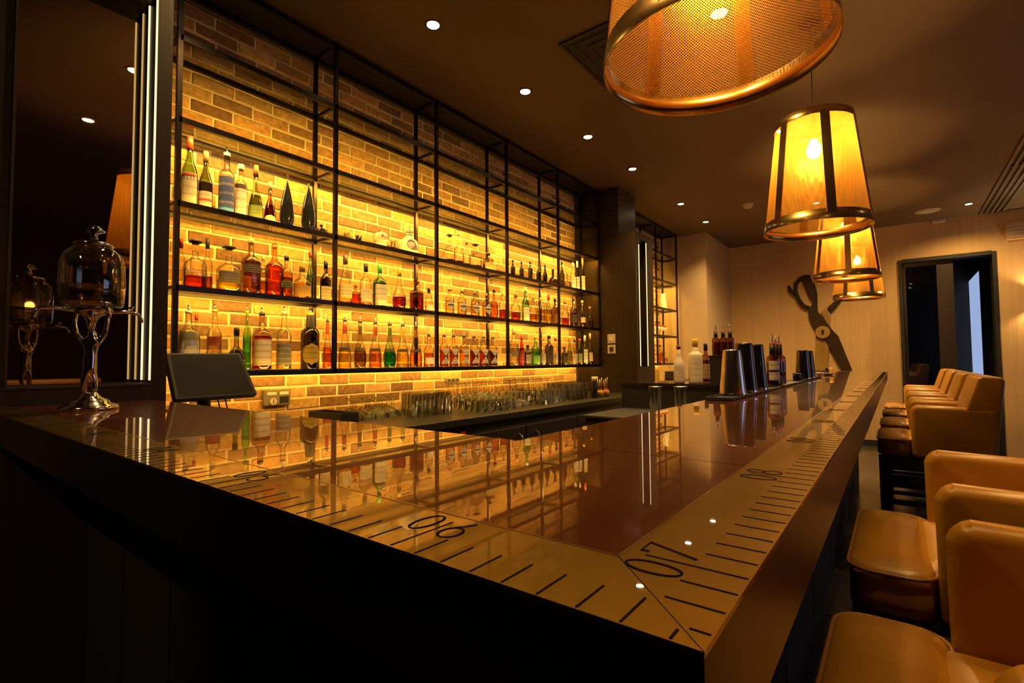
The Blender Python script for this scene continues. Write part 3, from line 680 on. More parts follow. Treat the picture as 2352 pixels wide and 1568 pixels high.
def bottle(pos, H, R, shape, glass, liquid=None, label=None, cap=('cap', (.02,.02,.02)), text='', cat='bottle', group=None, name='bottle', n=16, neck=None, facing=-.35, lab='rect'):
    t = thing(name, text, cat, pos, 0, group); top = .985
    bodyH = H*(.90 if cap and cap[0] == 'pour' else (.95 if cap else 1.0))
    sh = SH[shape]
    gm = glass if not isinstance(glass, tuple) else GLASS(tuple(c**.55 for c in glass))
    MB().loft([(rg[0]*bodyH, rg[1]*R)+tuple(rg[2:]) for rg in sh], n).build('glass', gm, t)
    if liquid:
        col, fill = liquid; rings = []
        zs = [z for z in [.02]+[r[0] for r in sh if .02 < r[0] < fill]+[fill]]
        for z in zs:
            e = 2.0
            for rg in sh:
                if len(rg) > 2 and z <= rg[0]+1e-6: e = rg[2]; break
            rings.append((z*bodyH, prof_at(shape, z)*R*.93, e))
        MB().loft(rings, n).build('liquid', GLASS(tuple(c**.7 for c in col), .15, edge=.5), t)
    if label:
        col, z0, z1 = label[0], label[1], label[2]; ink = label[3] if len(label) > 3 else (.05,.03,.02); band = label[4] if len(label) > 4 else None
        sq_ = shape in ('square', 'crystal')
        def patch(za, zb, mat, off, half=1.05, nm='paper_label'):
            k = 11; vs = []; nr = 9 if lab != 'rect' else 3
            for j in range(nr):
                zz = za+(zb-za)*j/(nr-1); tt = abs(2*j/(nr-1)-1)
                hw = half*({'rect': 1, 'diamond': .04+.96*(1-tt), 'oval': .05+.95*math.sqrt(max(1-tt*tt, 0)), 'triangle': .05+.95*tt}[lab] if nm == 'paper_label' else {'rect': 1, 'diamond': .8}.get(lab, .3))
                for i in range(k):
                    a = facing+(-hw+2*hw*i/(k-1)); ca, sa = math.cos(a), math.sin(a); e = 5 if sq_ else 2
                    r = prof_at(shape, zz)*R*(1.0)+off
                    if e != 2: r = r/((abs(ca)**e+abs(sa)**e)**(1/e))
                    vs.append((r*ca, r*sa, zz*bodyH))
            fs = [(j*k+i, j*k+i+1, j*k+k+i+1, j*k+k+i) for j in range(nr-1) for i in range(k-1)]
            return MB().add(vs, fs, True).build(nm, mat, t)
        patch(z0, z1, LABELMAT(col, ink), .0007)
        if band: patch(band[1], band[2], PL(band[0]), .0013, nm='label_band')
    if neck: # coloured neck capsule
        MB().loft([(bodyH*neck[1], prof_at(shape, neck[1])*R+.0012), (bodyH*neck[2], prof_at(shape, neck[2])*R+.0012)], 12, cap0=False, cap1=False).build('neck_capsule', PL(neck[0]), t)
    if cap:
        k, col = cap[0], cap[1]; rn = prof_at(shape, .99)*R; z = bodyH
        if k == 'cap': MB().loft([(z-.05*H, rn+.0025), (H, rn+.0025)], 12).build('cap', PL(col), t)
        elif k == 'tall': MB().loft([(z-.14*H, rn+.002), (z-.01*H, rn+.0025), (H, rn+.001)], 12).build('cap', PL(col), t)
        elif k == 'pour':
            MB().loft([(z-.03*H, rn+.002), (z+.015*H, rn+.002)], 12).build('collar', PL(col), t)
            MB().tube([(0,0,z), (0,0,z+.04*H), (.002, -.004, H)], [rn*.5, rn*.38, rn*.22], 8).build('pourer', M['chrome'], t)
        elif k == 'ball':
            MB().loft([(z-.02*H, rn*.8), (z, rn*.9)], 10).build('cork', PL((.35,.22,.10)), t)
            MB().sphere((0,0,z+.028*H), max(rn*1.25, .011), 10, 8).build('stopper', gm if col is None else PL(col), t)
        elif k == 'block':
            MB().loft([(z-.04*H, rn*1.0), (z, rn*1.1), (z, rn*1.7, 5), (H, rn*1.6, 5)], 12).build('stopper', PL(col), t)
    return t
def on_shelf(lv, u, vtop, wpx, row, shape, glass, liquid, label, cap, text, **kw):
    X = ROW[row]; z0 = ZL[lv]+.0085
    y = on_x(u, 650, X).y
    for _ in range(3):
        pu = proj((X, y, z0+.12)); y += (u-pu[0])/ (FPX/pu[2]*1.0)*1.0*.9
    zt = z_above(X, y, u, vtop); H = zt-z0
    ppm = abs(proj((X, y+.005, z0+.1))[0]-proj((X, y-.005, z0+.1))[0])/.01
    # silhouette of a round thing
    d = Vector((X-CAM.x, y-CAM.y)); pr = Vector((-d.y, d.x)).normalized()*.01
    a, b = proj((X+pr.x, y+pr.y, z0+.1))[0], proj((X-pr.x, y-pr.y, z0+.1))[0]
    R = wpx/2/(abs(a-b)/.02)
    H = max(H, .05)
    return bottle((X, y, z0), H, R, shape, glass, liquid, label, cap, text, **kw)
CL = (.95,.94,.90); GRN = (.20,.42,.08); DGR = (.16,.22,.06); BRN = (.42,.20,.06); DRK = (.10,.05,.03); AMB = (.85,.42,.08); OLV = (.42,.42,.10); BLU = (.30,.42,.80)
CRM = (.66,.56,.40); WHT = (.78,.72,.60); BLK = (.012,.010,.009); REDC = (.60,.05,.03)
B = on_shelf
# third shelf, first bay
B(3,435,313,40,'m','wine',GRN,(AMB,.5),(CRM,.06,.50,(.3,.05,.03),((.5,.06,.04),.46,.49)),('tall',(.62,.05,.03)),'green bottle with red cap and tall cream label on third shelf')
B(3,472,348,34,'m','wine',DGR,((.5,.4,.1),.5),(CRM,.06,.34,(.2,.1,.05),((.50,.10,.08),.17,.21)),('tall',(.30,.22,.16)),'dark green absinthe bottle with red-banded beige label on third shelf')
B(3,520,338,38,'m','drum',(.62,.66,.80),((.25,.35,.75),.5),((.05,.08,.30),.03,.62,(.5,.35,.2),((.10,.30,.80),.03,.12)),('pour',(.75,.68,.6)),'blue bottle with dark blue label and pourer on third shelf')
B(3,553,378,30,'m','drum',CL,((.9,.85,.75),.5),(WHT,.03,.66,(.5,.06,.05),((.05,.03,.03),.58,.66)),('cap',(.8,.75,.65)),'clear bottle with white label and white stopper on third shelf')
B(3,587,380,36,'m','bell',(.50,.55,.20),((.32,.40,.05),.5),((.20,.26,.05),.05,.30,(.4,.35,.1)),('tall',(.16,.10,.05)),'olive green bottle with brown neck foil on third shelf')
B(3,620,418,30,'m','bell',(.35,.10,.05),((.35,.08,.04),.5),((.70,.55,.35),.03,.24,(.4,.2,.1)),('tall',(.66,.56,.44)),'small dark red bottle with cream oval label and white capsule', lab='oval')
# fourth shelf (second from below), first bay
B(4,416,548,20,'m','std',CL,((.95,.85,.5),.4),None,('tall',(.62,.04,.04)),'clear bottle with red capsule at left end of second shelf')
B(4,448,552,46,'f','crystal',CL,((.80,.12,.03),.26),None,('block',BLK),'round crystal decanter holding red spirit with black stopper')
B(4,476,548,26,'b','flask',CL,((.5,.12,.08),.3),None,('tall',(.03,.025,.02)),'tall bottle with long black cap behind the red decanter')
B(4,525,565,48,'m','crystal',CL,((.88,.74,.08),.28),((.20,.15,.10),.20,.46),('block',(.05,.04,.03)),'crystal decanter holding pale yellow spirit with dark stopper')
B(4,576,547,38,'m','square',(.62,.42,.18),((.55,.28,.05),.62),((.03,.02,.015),.40,.56,(.5,.4,.2)),('cap',(.40,.30,.16)),'tall square whisky bottle with slanted black label')
B(4,604,588,22,'b','std',CL,((.7,.30,.05),.4),None,('cap',(.55,.45,.3)),'clear amber bottle standing behind the square whisky bottle')
B(4,630,562,36,'b','square',(.90,.50,.15),((.80,.22,.03),.66),None,('ball',None),'square bottle of orange whisky with glass stopper on second shelf')
B(4,658,588,30,'f','std',(.75,.40,.12),((.6,.22,.04),.5),((.08,.06,.04),.20,.44,(.5,.4,.1)),('cap',BLK),'amber bottle with black cap and dark oval label on second shelf', lab='oval')
B(4,694,610,42,'m','flask',CL,((.90,.50,.06),.5),((.40,.22,.04),.1,.42,(.2,.1,.03)),('tall',(.34,.24,.10)),'golden spirit bottle with brown label next to second rack post')
B(4,712,578,18,'b','wine',GRN,None,None,('cap',(.45,.05,.10)),'slim green bottle with red cap behind the golden one')
B(4,748,600,26,'m','std',(.20,.08,.04),((.2,.06,.03),.6),((.55,.42,.22),.05,.40,(.2,.1,.05)),('tall',BLK),'small dark brown bottle just left of the second rack post')
# second shelf from below, second bay
B(4,793,586,32,'m','slope',CL,((.90,.60,.12),.4),((.72,.56,.25),.12,.42),('tall',(.08,.06,.05)),'tall slender pale yellow bottle just right of the second rack post')
B(4,817,655,20,'b','drum',(.95,.5,.2),((.85,.25,.03),.6),None,('cap',(.3,.1,.02)),'short orange liqueur bottle low behind the slender yellow one')
B(4,840,606,28,'m','std',CL,((.85,.30,.08),.2),((.62,.50,.36),.10,.42),('tall',BLK),'clear bottle with beige label and black capsule in second bay')
B(4,872,608,26,'m','square',(.16,.50,.10),((.14,.4,.06),.6),(CRM,.05,.56,(.1,.2,.1)),('tall',(.05,.35,.10)),'bright green square bottle with cream label on second shelf')
B(4,917,616,32,'m','pear',CL,((.42,.05,.02),.32),None,('tall',(.45,.32,.10)),'round cognac bottle with gold neck on second shelf')
B(4,957,645,33,'m','drum',(.8,.45,.25),((.40,.05,.02),.62),None,('ball',None),'stout dark red decanter bottle before the third rack post')
B(4,985,662,18,'m','std',CL,((.85,.7,.2),.3),(WHT,.1,.35),('tall',BLK),'small clear bottle close against the third rack post')
ORD = ['first', 'second', 'third', 'fourth', 'fifth', 'sixth', 'seventh', 'eighth']
for i_, u in enumerate((1033,1061,1091,1118)):
    dl = 'clear bottle with white diamond label on second shelf, %s of four from left' % ORD[i_]
    B(4,u,660+(u-1033)*.16,21,'f','drum',(.95,.85,.55),((.90,.65,.15),.55),((.74,.66,.50),.12,.62,(.05,.03,.02),((.05,.04,.03),.34,.39)),('pour',(.10,.03,.02)),dl,group='white diamond label bottles on the second shelf', lab='diamond')
B(4,1135,665,18,'m','flask',(.7,.35,.12),((.88,.60,.10),.5),None,('cap',BLK),'yellow spirit bottle with black cap before the fourth post')
B(4,1154,672,16,'m','std',CL,((.45,.05,.03),.4),None,('cap',(.55,.45,.35)),'bottle of dark red spirit just left of the fourth post')
B(4,1184,672,22,'m','flask',CL,((.70,.08,.03),.32),None,('tall',(.45,.22,.06)),'clear bottle with low red spirit just right of fourth post')
B(4,1207,660,18,'m','std',(.22,.48,.10),None,(WHT,.05,.45),('cap',(.66,.6,.5)),'tall green bottle with white label in fourth bay, second shelf')
B(4,1225,682,18,'m','std',CL,((.90,.35,.05),.36),None,('cap',(.4,.2,.05)),'short bottle of orange spirit in fourth bay')
B(4,1243,684,17,'m','drum',CL,((.92,.62,.06),.55),None,('cap',(.5,.35,.1)),'golden bottle beside the green-necked one in fourth bay')
B(4,1260,676,16,'m','wine',(.50,.55,.12),((.90,.65,.06),.5),None,('tall',(.42,.05,.06)),'yellow-green bottle with dark red neck in fourth bay')
B(4,1275,686,15,'m','drum',(.20,.10,.05),None,((.25,.10,.03),.1,.45),('cap',BLK),'dark brown bottle just left of the fifth post')
B(4,1298,692,17,'m','flask',CL,((.72,.10,.04),.35),None,('cap',(.2,.06,.03)),'bottle with red spirit just right of the fifth post, second shelf')
B(4,1317,684,17,'m','std',(.35,.18,.10),((.4,.12,.05),.5),((.05,.04,.05),.15,.45),('cap',BLK),'dark bottle with blue-black label in last bay, second shelf')
B(4,1337,690,16,'m','std',CL,((.92,.45,.06),.4),(CRM,.2,.4),('cap',(.5,.3,.1)),'amber bottle with pale label in last bay, second shelf')
B(4,1355,704,16,'m','flask',CL,((.90,.28,.04),.35),None,('cap',(.4,.25,.1)),'bottle of bright orange spirit at right end of second shelf')
# lowest shelf, first bay
B(5,404,735,16,'b','wine',(.30,.06,.04),None,None,('tall',(.25,.03,.03)),'dark red bottle half hidden behind the mirror pillar')
B(5,432,700,46,'m','square',CL,((.9,.88,.75),.6),((.72,.66,.50),.06,.66,(.35,.06,.08)),('pour',(.8,.7,.55)),'clear square rum bottle with cream label and pourer above the monitor')
B(5,450,722,18,'b','std',CL,None,((.4,.06,.06),.3,.5),('cap',(.50,.04,.05)),'red-capped bottle behind the cream-labelled rum bottle')
B(5,492,697,36,'m','std',CL,((.92,.75,.5),.45),((.48,.10,.06),.42,.56),('pour',(.75,.40,.06)),'clear pink-tinted bottle with small maroon label and orange pourer')
B(5,543,752,46,'f','round',(.30,.36,.06),((.22,.30,.03),.5),((.30,.26,.08),.08,.26),('tall',(.06,.05,.03)),'squat olive green round bottle behind the monitor corner')
B(5,567,700,20,'m','std',(.35,.80,.08),((.35,.75,.03),.55),None,('pour',(.85,.75,.05)),'vivid green slim bottle with yellow pourer')
B(5,601,706,38,'m','square',(.90,.62,.40),((.62,.10,.03),.60),((.70,.58,.40),.08,.54,(.2,.1,.08)),('pour',BLK),'square red-amber bottle with pale label, black neck and pourer')
B(5,652,702,36,'m','std',CL,((.8,.78,.7),.4),((.22,.19,.15),.08,.44,(.6,.55,.4)),('pour',(.85,.82,.75)),'clear gin bottle with grey label and white pourer')
B(5,712,706,44,'m','drum',(.05,.04,.04),None,((.45,.30,.03),.08,.46,(.1,.06,.01)),('pour',(.75,.50,.08)),'black bottle with round gold emblem and yellow pourer', neck=((.03,.025,.02),.75,.98), lab='oval')
B(5,752,724,22,'m','cone',CL,((.92,.30,.03),.44),None,('pour',(.1,.08,.06)),'orange fruit spirit bottle just left of the second post',neck=((.55,.08,.04),.72,.95))
nk = (((.60,.10,.06)),.70,.86); bb = lambda c: (c,.36,.415)
for u, col, gl, shp, nkc, tx in ((792,(.92,.70,.10),CL,'cone',(.62,.12,.06),'yellow fruit spirit bottle with red neck and black shoulder band'),
        (827,(.45,.28,.05),(.8,.75,.4),'pear',(.22,.13,.05),'olive brown pear-shaped spirit bottle with pourer'),
        (862,(.85,.38,.06),CL,'cone',(.60,.14,.08),'amber fruit spirit bottle with pinkish neck'),
        (895,(.05,.40,.06),(.5,.85,.4),'pear',(.20,.28,.06),'deep green pear-shaped spirit bottle with pourer'),
        (925,(.90,.72,.12),CL,'cone',(.80,.60,.08),'pale yellow fruit spirit bottle with yellow neck'),
        (955,(.95,.48,.04),CL,'cone',(.38,.18,.08),'bright orange fruit spirit bottle with brown neck')):
    B(5,u,722+(u-792)*.10,30,'f',shp,gl,(col,.42),(BLK,.37,.43,(.6,.5,.4)),('pour',(.12,.10,.08)),tx+' on lowest shelf',neck=(nkc,.72,.90))
B(5,985,762,24,'m','flask',CL,((.70,.25,.05),.45),(WHT,.1,.3),('pour',(.1,.05,.02)),'clear bottle of brown spirit against the third post, lowest shelf')
for i, u in enumerate((1020,1042,1066,1089,1111,1132)):
    B(5,u,763+i*1.2,21,'f','drum',(.95,.80,.5),([(.55,.12,.04),(.50,.14,.04),(.90,.5,.08),(.30,.03,.03),(.50,.08,.04),(.12,.05,.04)][i],.55),((.74,.64,.48),.10,.58,(.05,.03,.02),((.06,.04,.03),.33,.37)),('pour',(.08,.03,.02)),'bottle with white triangle label on lowest shelf, %s of six from left' % ORD[i],group='white triangle label bottles on the lowest shelf', lab='triangle')
B(5,1180,752,22,'m','std',(.80,.78,.72),((.8,.75,.65),.6),((.25,.20,.16),.25,.38),('tall',(.40,.36,.34)),'tall frosted vodka bottle just right of the fourth post')
B(5,1198,768,16,'m','slope',(.70,.12,.06),((.6,.06,.04),.6),((.45,.08,.06),.08,.5),('tall',(.66,.08,.04)),'red bottle with red capsule in fourth bay, lowest shelf')
B(5,1212,792,15,'f','drum',(.08,.05,.05),None,((.60,.50,.38),.1,.55,(.05,.03,.02)),('cap',BLK),'short dark bottle with white triangle in fourth bay')
B(5,1230,772,21,'m','std',(.30,.70,.10),((.25,.65,.05),.5),((.25,.50,.08),.05,.35),('cap',(.45,.45,.05)),'bright green bottle with yellow-green neck in fourth bay')
B(5,1246,776,15,'m','std',CL,None,((.45,.40,.32),.08,.45),('cap',(.62,.12,.06)),'clear bottle with red cap in fourth bay, lowest shelf')
B(5,1261,770,20,'m','drum',(.10,.08,.06),None,((.05,.04,.03),.08,.6),('cap',BLK),'wide black bottle in fourth bay, lowest shelf')
B(5,1276,776,15,'m','std',CL,((.9,.75,.3),.4),(CRM,.1,.45),('cap',(.45,.08,.10)),'clear bottle with red cap just left of the fifth post')
B(5,1296,796,15,'m','drum',(.08,.06,.05),None,((.06,.05,.04),.1,.5),('cap',BLK),'short black bottle just right of the fifth post')
B(5,1308,772,13,'b','slope',(.55,.62,.12),((.60,.60,.08),.5),None,('cap',(.7,.62,.1)),'yellow-green bottle in last bay, lowest shelf')
B(5,1320,780,13,'f','std',CL,None,(CRM,.06,.45),('cap',BLK),'clear bottle with cream label and black cap in last bay')
B(5,1331,778,14,'m','std',(.35,.42,.10),None,((.30,.30,.08),.08,.45),('cap',(.50,.05,.08)),'olive green bottle with red cap in last bay')
B(5,1343,770,14,'m','std',(.80,.76,.66),((.8,.72,.6),.5),(WHT,.06,.55),('tall',(.8,.75,.65)),'white-labelled bottle with white capsule in last bay')
B(5,1355,765,13,'m','slope',CL,((.92,.55,.2),.25),((.66,.5,.36),.1,.4),('tall',(.80,.45,.06)),'slender clear bottle with orange capsule at right end of lowest shelf')
# third shelf, decanters in the third bay
for u, v, w_, cp, tx in ((1033,538,20,('block',(.14,.10,.06)),'clear decanter with brown block stopper on third shelf'), (1054,536,18,('ball',(.75,.68,.55)),'clear decanter with white ball stopper on third shelf'),
                         (1072,556,15,('cap',(.10,.05,.05)),'short clear decanter with dark cap on third shelf'), (1092,560,24,('block',(.10,.07,.05)),'wide clear decanter with dark stopper on third shelf')):
    B(3,u,v,w_,'m','crystal',CL,((.35,.05,.06),.16),None,cp,tx)
B(3,1121,580,26,'m','drum',(.55,.35,.18),((.3,.14,.06),.4),((.55,.42,.15),.1,.5),('cap',(.20,.12,.05)),'squat brown bottle with gold label before the fourth post, third shelf')
for i, (u, v) in enumerate(((1178,597),(1198,601),(1218,600),(1237,608),(1252,608))):
    B(3,u,v,11,'m',('std','std','drum','std','wine')[i],(.05,.04,.04),None,None,('cap',BLK),'slim black bottle, number %s from the fourth post on third shelf' % ('one','two','three','four','five')[i],group='slim black bottles on the third shelf')
B(3,1270,618,22,'m','round',(.10,.06,.05),None,None,('cap',BLK),'small round black jug-shaped bottle before the fifth post, third shelf')
B(3,1291,600,12,'m','wine',(.08,.06,.05),None,None,('cap',BLK),'dark wine-shaped bottle just right of the fifth post, third shelf')
B(3,1303,628,14,'f','round',(.75,.68,.55),None,None,('cap',(.3,.2,.1)),'small pale round bottle in last bay, third shelf')
B(3,1316,603,14,'m','std',CL,None,(WHT,.06,.5),('tall',(.72,.66,.52)),'white-labelled bottle in last bay, third shelf')
B(3,1326,600,11,'m','wine',(.20,.32,.14),None,(CRM,.06,.5),('tall',(.76,.70,.60)),'green bottle with cream label and white capsule in last bay')
B(3,1338,593,12,'m','wine',(.30,.36,.16),None,((.70,.58,.38),.06,.5),('tall',(.70,.12,.05)),'bottle with tall cream label and red capsule at right end of third shelf')

# ------------------------------------------------------------------ other things on the shelves
def shelf_pos(lv, u, row='m'):
    X = ROW[row]; z0 = ZL[lv]+.0085; y = on_x(u, 650, X).y
    for _ in range(3): pu = proj((X, y, z0+.06)); y += (u-pu[0])/(FPX/pu[2])*.9
    return (X, y, z0)
# two black mussel-shell shaped ornaments
for u, vt, sc_f, nm in ((659, 412, 1.0, 'glossy black shell-shaped decanter on third shelf, left of the pair'), (708, 421, .97, 'glossy black shell-shaped decanter on third shelf, right of the pair')):
    p = shelf_pos(3, u); H = (z_above(p[0], p[1], u, vt)-p[2]); t = thing('shell_decanter', nm, 'decanter', p, -.40, 'black shell decanters')
    for s, c_ in ((1, (.012,.012,.016)), (-1, (.012,.012,.016))):
        rings = [(0,.015), (.05,.030), (.22,.040), (.45,.037), (.68,.025), (.86,.011), (1,.002)]
        vs = []; n = 12
        for z, r in rings:
            for i in range(n):
                a = -PI/2+PI*i/(n-1); vs.append((s*(.002+r*.42*math.cos(a)), r*math.sin(a)-.010*math.sin(z*PI*.5)*0, z*H))
        fs = [(j*n+i, j*n+i+1, j*n+n+i+1, j*n+n+i) for j in range(len(rings)-1) for i in range(n-1)]
        MB().add(vs, fs, True).build('shell_half', P('shell_black', c_, .12, .1, coat=1) if s > 0 and u < 700 else bpy.data.materials['shell_black'], t)
    MB().loft([(0,.020), (.004,.022), (.008,.016)], 14).build('foot', M['steel'], t)
    MB().sphere((0, .001, .14*H), .010, 10, 8, .6).build('pearl', M['chrome'], t)
p = shelf_pos(3, 738); t = thing('lidded_pot', 'small dark glass pot with lid at end of first bay, third shelf', 'pot', p)
MB().loft([(0,.022), (.006,.034), (.03,.040), (.042,.036)], 16, cap1=False).build('bowl', P('dark_glass', (.02,.018,.02), .1, coat=1), t)
MB().loft([(.043,.038), (.050,.032), (.056,.012), (.060,.006)], 16).build('lid', M['chrome'], t)
MB().sphere((0,0,.070), .010).build('knob', M['rubber'], t)
# second bay, third shelf
def tumbler_mesh(r0, r1, h, th=.0018, n=14):
    return MB().loft([(0, r0*.96), (.002, r0), (h, r1), (h, r1-th), (.010, r0-th), (.010, .001)], n, cap1=False)
for u, r_, h_, dark, nm in ((796, .020, .062, False, 'small clear shot glass on third shelf'), (824, .022, .060, True, 'small smoked shot glass on third shelf'), (903, .018, .080, False, 'little stemmed glass between skull jar and white bottle')):
    p = shelf_pos(3, u); t = thing('shot_glass', nm, 'glass', p)
    tumbler_mesh(r_*.8, r_, h_).build('cup', GLASS((.35,.28,.2)) if dark else M['clear'], t)
    MB().loft([(0, r_*.82), (.012, r_*.82)], 14).build('base', M['clear'], t)
p = shelf_pos(3, 875); t = thing('crystal_jar', 'faceted crystal skull jar with domed lid on third shelf', 'jar', p)
rg = [(0,.036),(.008,.042),(.03,.044),(.045,.040),(.06,.052),(.085,.058),(.105,.050),(.118,.030)]
MB().loft([(z, r) for z, r in rg], 10, sm=False).build('body', P('cut_crystal', (.72,.62,.46), .12, coat=1), t)
MB().loft([(.118,.028), (.126,.026), (.136,.012)], 12).build('lid', M['chrome'], t)
for s in (-1, 1): MB().sphere((.047, s*.021, .088), .012, 8, 6, .5).build('eye_socket', M['grey_plastic'], t)
p = shelf_pos(3, 938); t = thing('ceramic_bottle', 'white round ceramic bottle with crown stopper and grey oval emblem', 'bottle', p)
MB().loft([(0,.052),(.006,.062),(.04,.075),(.075,.076),(.105,.062),(.125,.036),(.135,.024),(.15,.022)], 22).build('body', M['ceramic'], t)
st = MB().loft([(.148,.026), (.156,.028), (.160,.016)], 14)
for k in range(7):
    a = 2*PI*k/7; st.tube([(0,0,.155), (.026*math.cos(a), .026*math.sin(a), .178), (.036*math.cos(a), .036*math.sin(a), .205)], [.009,.007,.002], 6)
st.build('crown_stopper', M['ceramic'], t)
vs = []
for i in range(16):
    a = 2*PI*i/16; yy, zz = .030*math.cos(a)-.028, .068+.036*math.sin(a); r = .0775*math.cos(min(1.2, abs(zz-.062)/.09)); vs.append((math.sqrt(max(r*r-yy*yy, 0))+.001, yy, zz))
MB().add(vs, [tuple(range(16))]).build('emblem', PL((.30,.25,.20)), t)

# ------------------------------------------------------------------ silver absinthe fountain on the left arm
fx, fy = -1.827, .186
t = thing('absinthe_fountain', 'silver absinthe fountain with figure stem and glass reservoir on the bar', 'fountain', (fx, fy, ZB), math.radians(-40))
MB().loft([(0,.070),(.006,.073),(.012,.068),(.018,.050),(.026,.046),(.034,.030),(.045,.020),(.052,.016)], 28).build('base', M['chrome'], t)
def skin_body(name, verts, edges, rad, mat, par, loc=(0,0,0)):
    me = bpy.data.meshes.new(name); me.from_pydata(verts, edges, []); o = bpy.data.objects.new(name, me); COL.objects.link(o); o.parent = par; o.location = loc
    sk = o.modifiers.new('skin', 'SKIN'); sk.use_smooth_shade = True
    for i, sv_ in enumerate(me.skin_vertices[0].data): sv_.radius = (rad[i], rad[i]*.9); sv_.use_root = (i == 0)
    sb = o.modifiers.new('sub', 'SUBSURF'); sb.levels = 1; sb.render_levels = 2; me.materials.append(mat); return o
kf = .90
fv = [(0,0,.150), (0,.004,.120), (-.004,.010,.085), (-.003,.012,.050), (.002,-.008,.120), (.008,-.012,.085), (.004,-.010,.050),
      (.002,0,.175), (0,0,.205), (0,0,.222), (.002,.004,.238), (.004,.004,.256),
      (0,.022,.218), (0,.036,.245), (0,.042,.285), (0,.040,.318), (0,-.022,.218), (0,-.038,.243), (0,-.044,.285), (0,-.040,.318)]
fv = [(x, y, .048+(z-.048)*kf) for x, y, z in fv]
fe = [(0,1),(1,2),(2,3),(0,4),(4,5),(5,6),(0,7),(7,8),(8,9),(9,10),(10,11),(9,12),(12,13),(13,14),(14,15),(9,16),(16,17),(17,18),(18,19)]
fr_ = [.022,.014,.010,.007,.014,.010,.007,.016,.019,.018,.008,.014,.009,.007,.006,.006,.009,.007,.006,.006]
skin_body('figure_stem', fv, fe, fr_, M['chrome'], t)
MB().loft([(.236,.008),(.262,.012),(.276,.020),(.288,.044),(.296,.050),(.302,.048)], 22).build('cradle', M['chrome'], t)
MB().loft([(.303,.050),(.305,.070),(.312,.076),(.37,.079),(.43,.078),(.460,.070),(.478,.052),(.486,.040),(.486,.037),(.474,.050),(.456,.067),(.43,.0755),(.37,.0765),(.314,.0735),(.307,.068)], 32, cap0=False, cap1=False).build('reservoir', GLASS((.95,.94,.90), 1.8, edge=.5), t)
MB().loft([(.316,.071),(.366,.074)], 24).build('water', GLASS((.95,.93,.86), 1.0), t)
MB().loft([(.484,.046),(.490,.050),(.496,.044),(.500,.020)], 22).build('lid', M['chrome'], t)
skin_body('finial_figure', [(0,0,.500),(0,.014,.512),(0,-.014,.512),(0,0,.522),(0,0,.536),(.002,0,.550),(-.012,.026,.532),(-.012,-.026,.532)], [(0,1),(0,2),(0,3),(3,4),(4,5),(4,6),(4,7)], [.012,.009,.009,.009,.011,.011,.005,.005], M['chrome'], t)
for k in range(4):
    a = PI/4+k*PI/2; ca, sa = math.cos(a), math.sin(a); dz = -.042
    sp = MB().tube([(.040*ca, .040*sa, .334+dz), (.085*ca, .085*sa, .338+dz), (.118*ca, .118*sa, .334+dz), (.128*ca, .128*sa, .318+dz), (.129*ca, .129*sa, .306+dz)], [.0075,.006,.0055,.005,.0042], 8).build('spigot', M['chrome'], t)
    MB().tube([(.100*ca-.012*sa, .100*sa+.012*ca, .352+dz), (.100*ca+.012*sa, .100*sa-.012*ca, .352+dz)], .004, 6).tube([(.100*ca, .100*sa, .338+dz), (.100*ca, .100*sa, .352+dz)], .003, 6).build('tap_handle', M['chrome'], sp)

# ------------------------------------------------------------------ till monitor and wall control
t = thing('till_monitor', 'black tilted touchscreen till monitor behind the bar', 'monitor', (0,0,0))
bl, br = on_x(402, 918, -2.20), on_x(592, 905, -2.20); tl_, tr_ = on_x(380, 810, -2.30), on_x(553, 810, -2.30)
nrm = (br-bl).cross(tl_-bl).normalized(); nrm = nrm if nrm.x > 0 else -nrm
def quad(k, off): 
    c = (bl+br+tl_+tr_)/4; return [c+(q-c)*k+nrm*off for q in (bl, br, tr_, tl_)]
MB().hexa(quad(1, -.035), quad(1, 0)).build('housing', M['black_plastic'], t, .005, fix=True)
MB().hexa(quad(.90, .0002), quad(.90, .0008)).build('screen', M['screen'], t, fix=True)
c = (bl+br)/2; MB().box(c.x-.05, c.x-.03, c.y-.012, c.y+.012, c.z-.002, c.z+.004).build('badge', M['grey_plastic'], t)
cm_ = (bl+br+tl_+tr_)/4
MB().tube([cm_-nrm*.03, cm_-nrm*.09-Vector((0,0,.05)), (cm_.x-.07, cm_.y, ZCT+.02)], [.03,.026,.03], 10).build('neck', M['black_plastic'], t)
MB().box(cm_.x-.16, cm_.x+.04, cm_.y-.11, cm_.y+.11, ZCT, ZCT+.022).build('foot', M['black_plastic'], t, .006)
for dy in (.03, .06): MB().tube([cm_-nrm*.04+Vector((0,dy,-.06)), (cm_.x-.03, cm_.y+dy+.03, 1.06), (cm_.x-.06, cm_.y+dy+.01, ZCT+.005)], .003, 6).build('cable', M['rubber'], t)
t = thing('wall_control', 'grey double control box with round dial on brick wall by monitor', 'control box', (XW, 1.31, 1.098))
MB().box(.002, .034, -.082, .082, -.048, .048).build('housing', M['grey_plastic'], t, .006)
for y in (-.064, .012): MB().box(.0342, .036, y, y+.056, .016, .034).build('window', M['white_plastic'], t)
MB().box(.0342, .036, .012, .068, -.036, .004).build('button', M['counter_black'], t)
k_ = MB().add([(.036+(.010 if j else 0), -.030+.021*math.cos(2*PI*i/16), -.022+.021*math.sin(2*PI*i/16)) for j in (0, 1) for i in range(16)], [tuple(range(16, 32))]+[(i, (i+1) % 16, 16+(i+1) % 16, 16+i) for i in range(16)]).build('dial', M['cream_plate'], t)
MB().box(.0462, .0475, -.034, -.030, -.036, -.008).build('pointer', M['black_plastic'], k_)
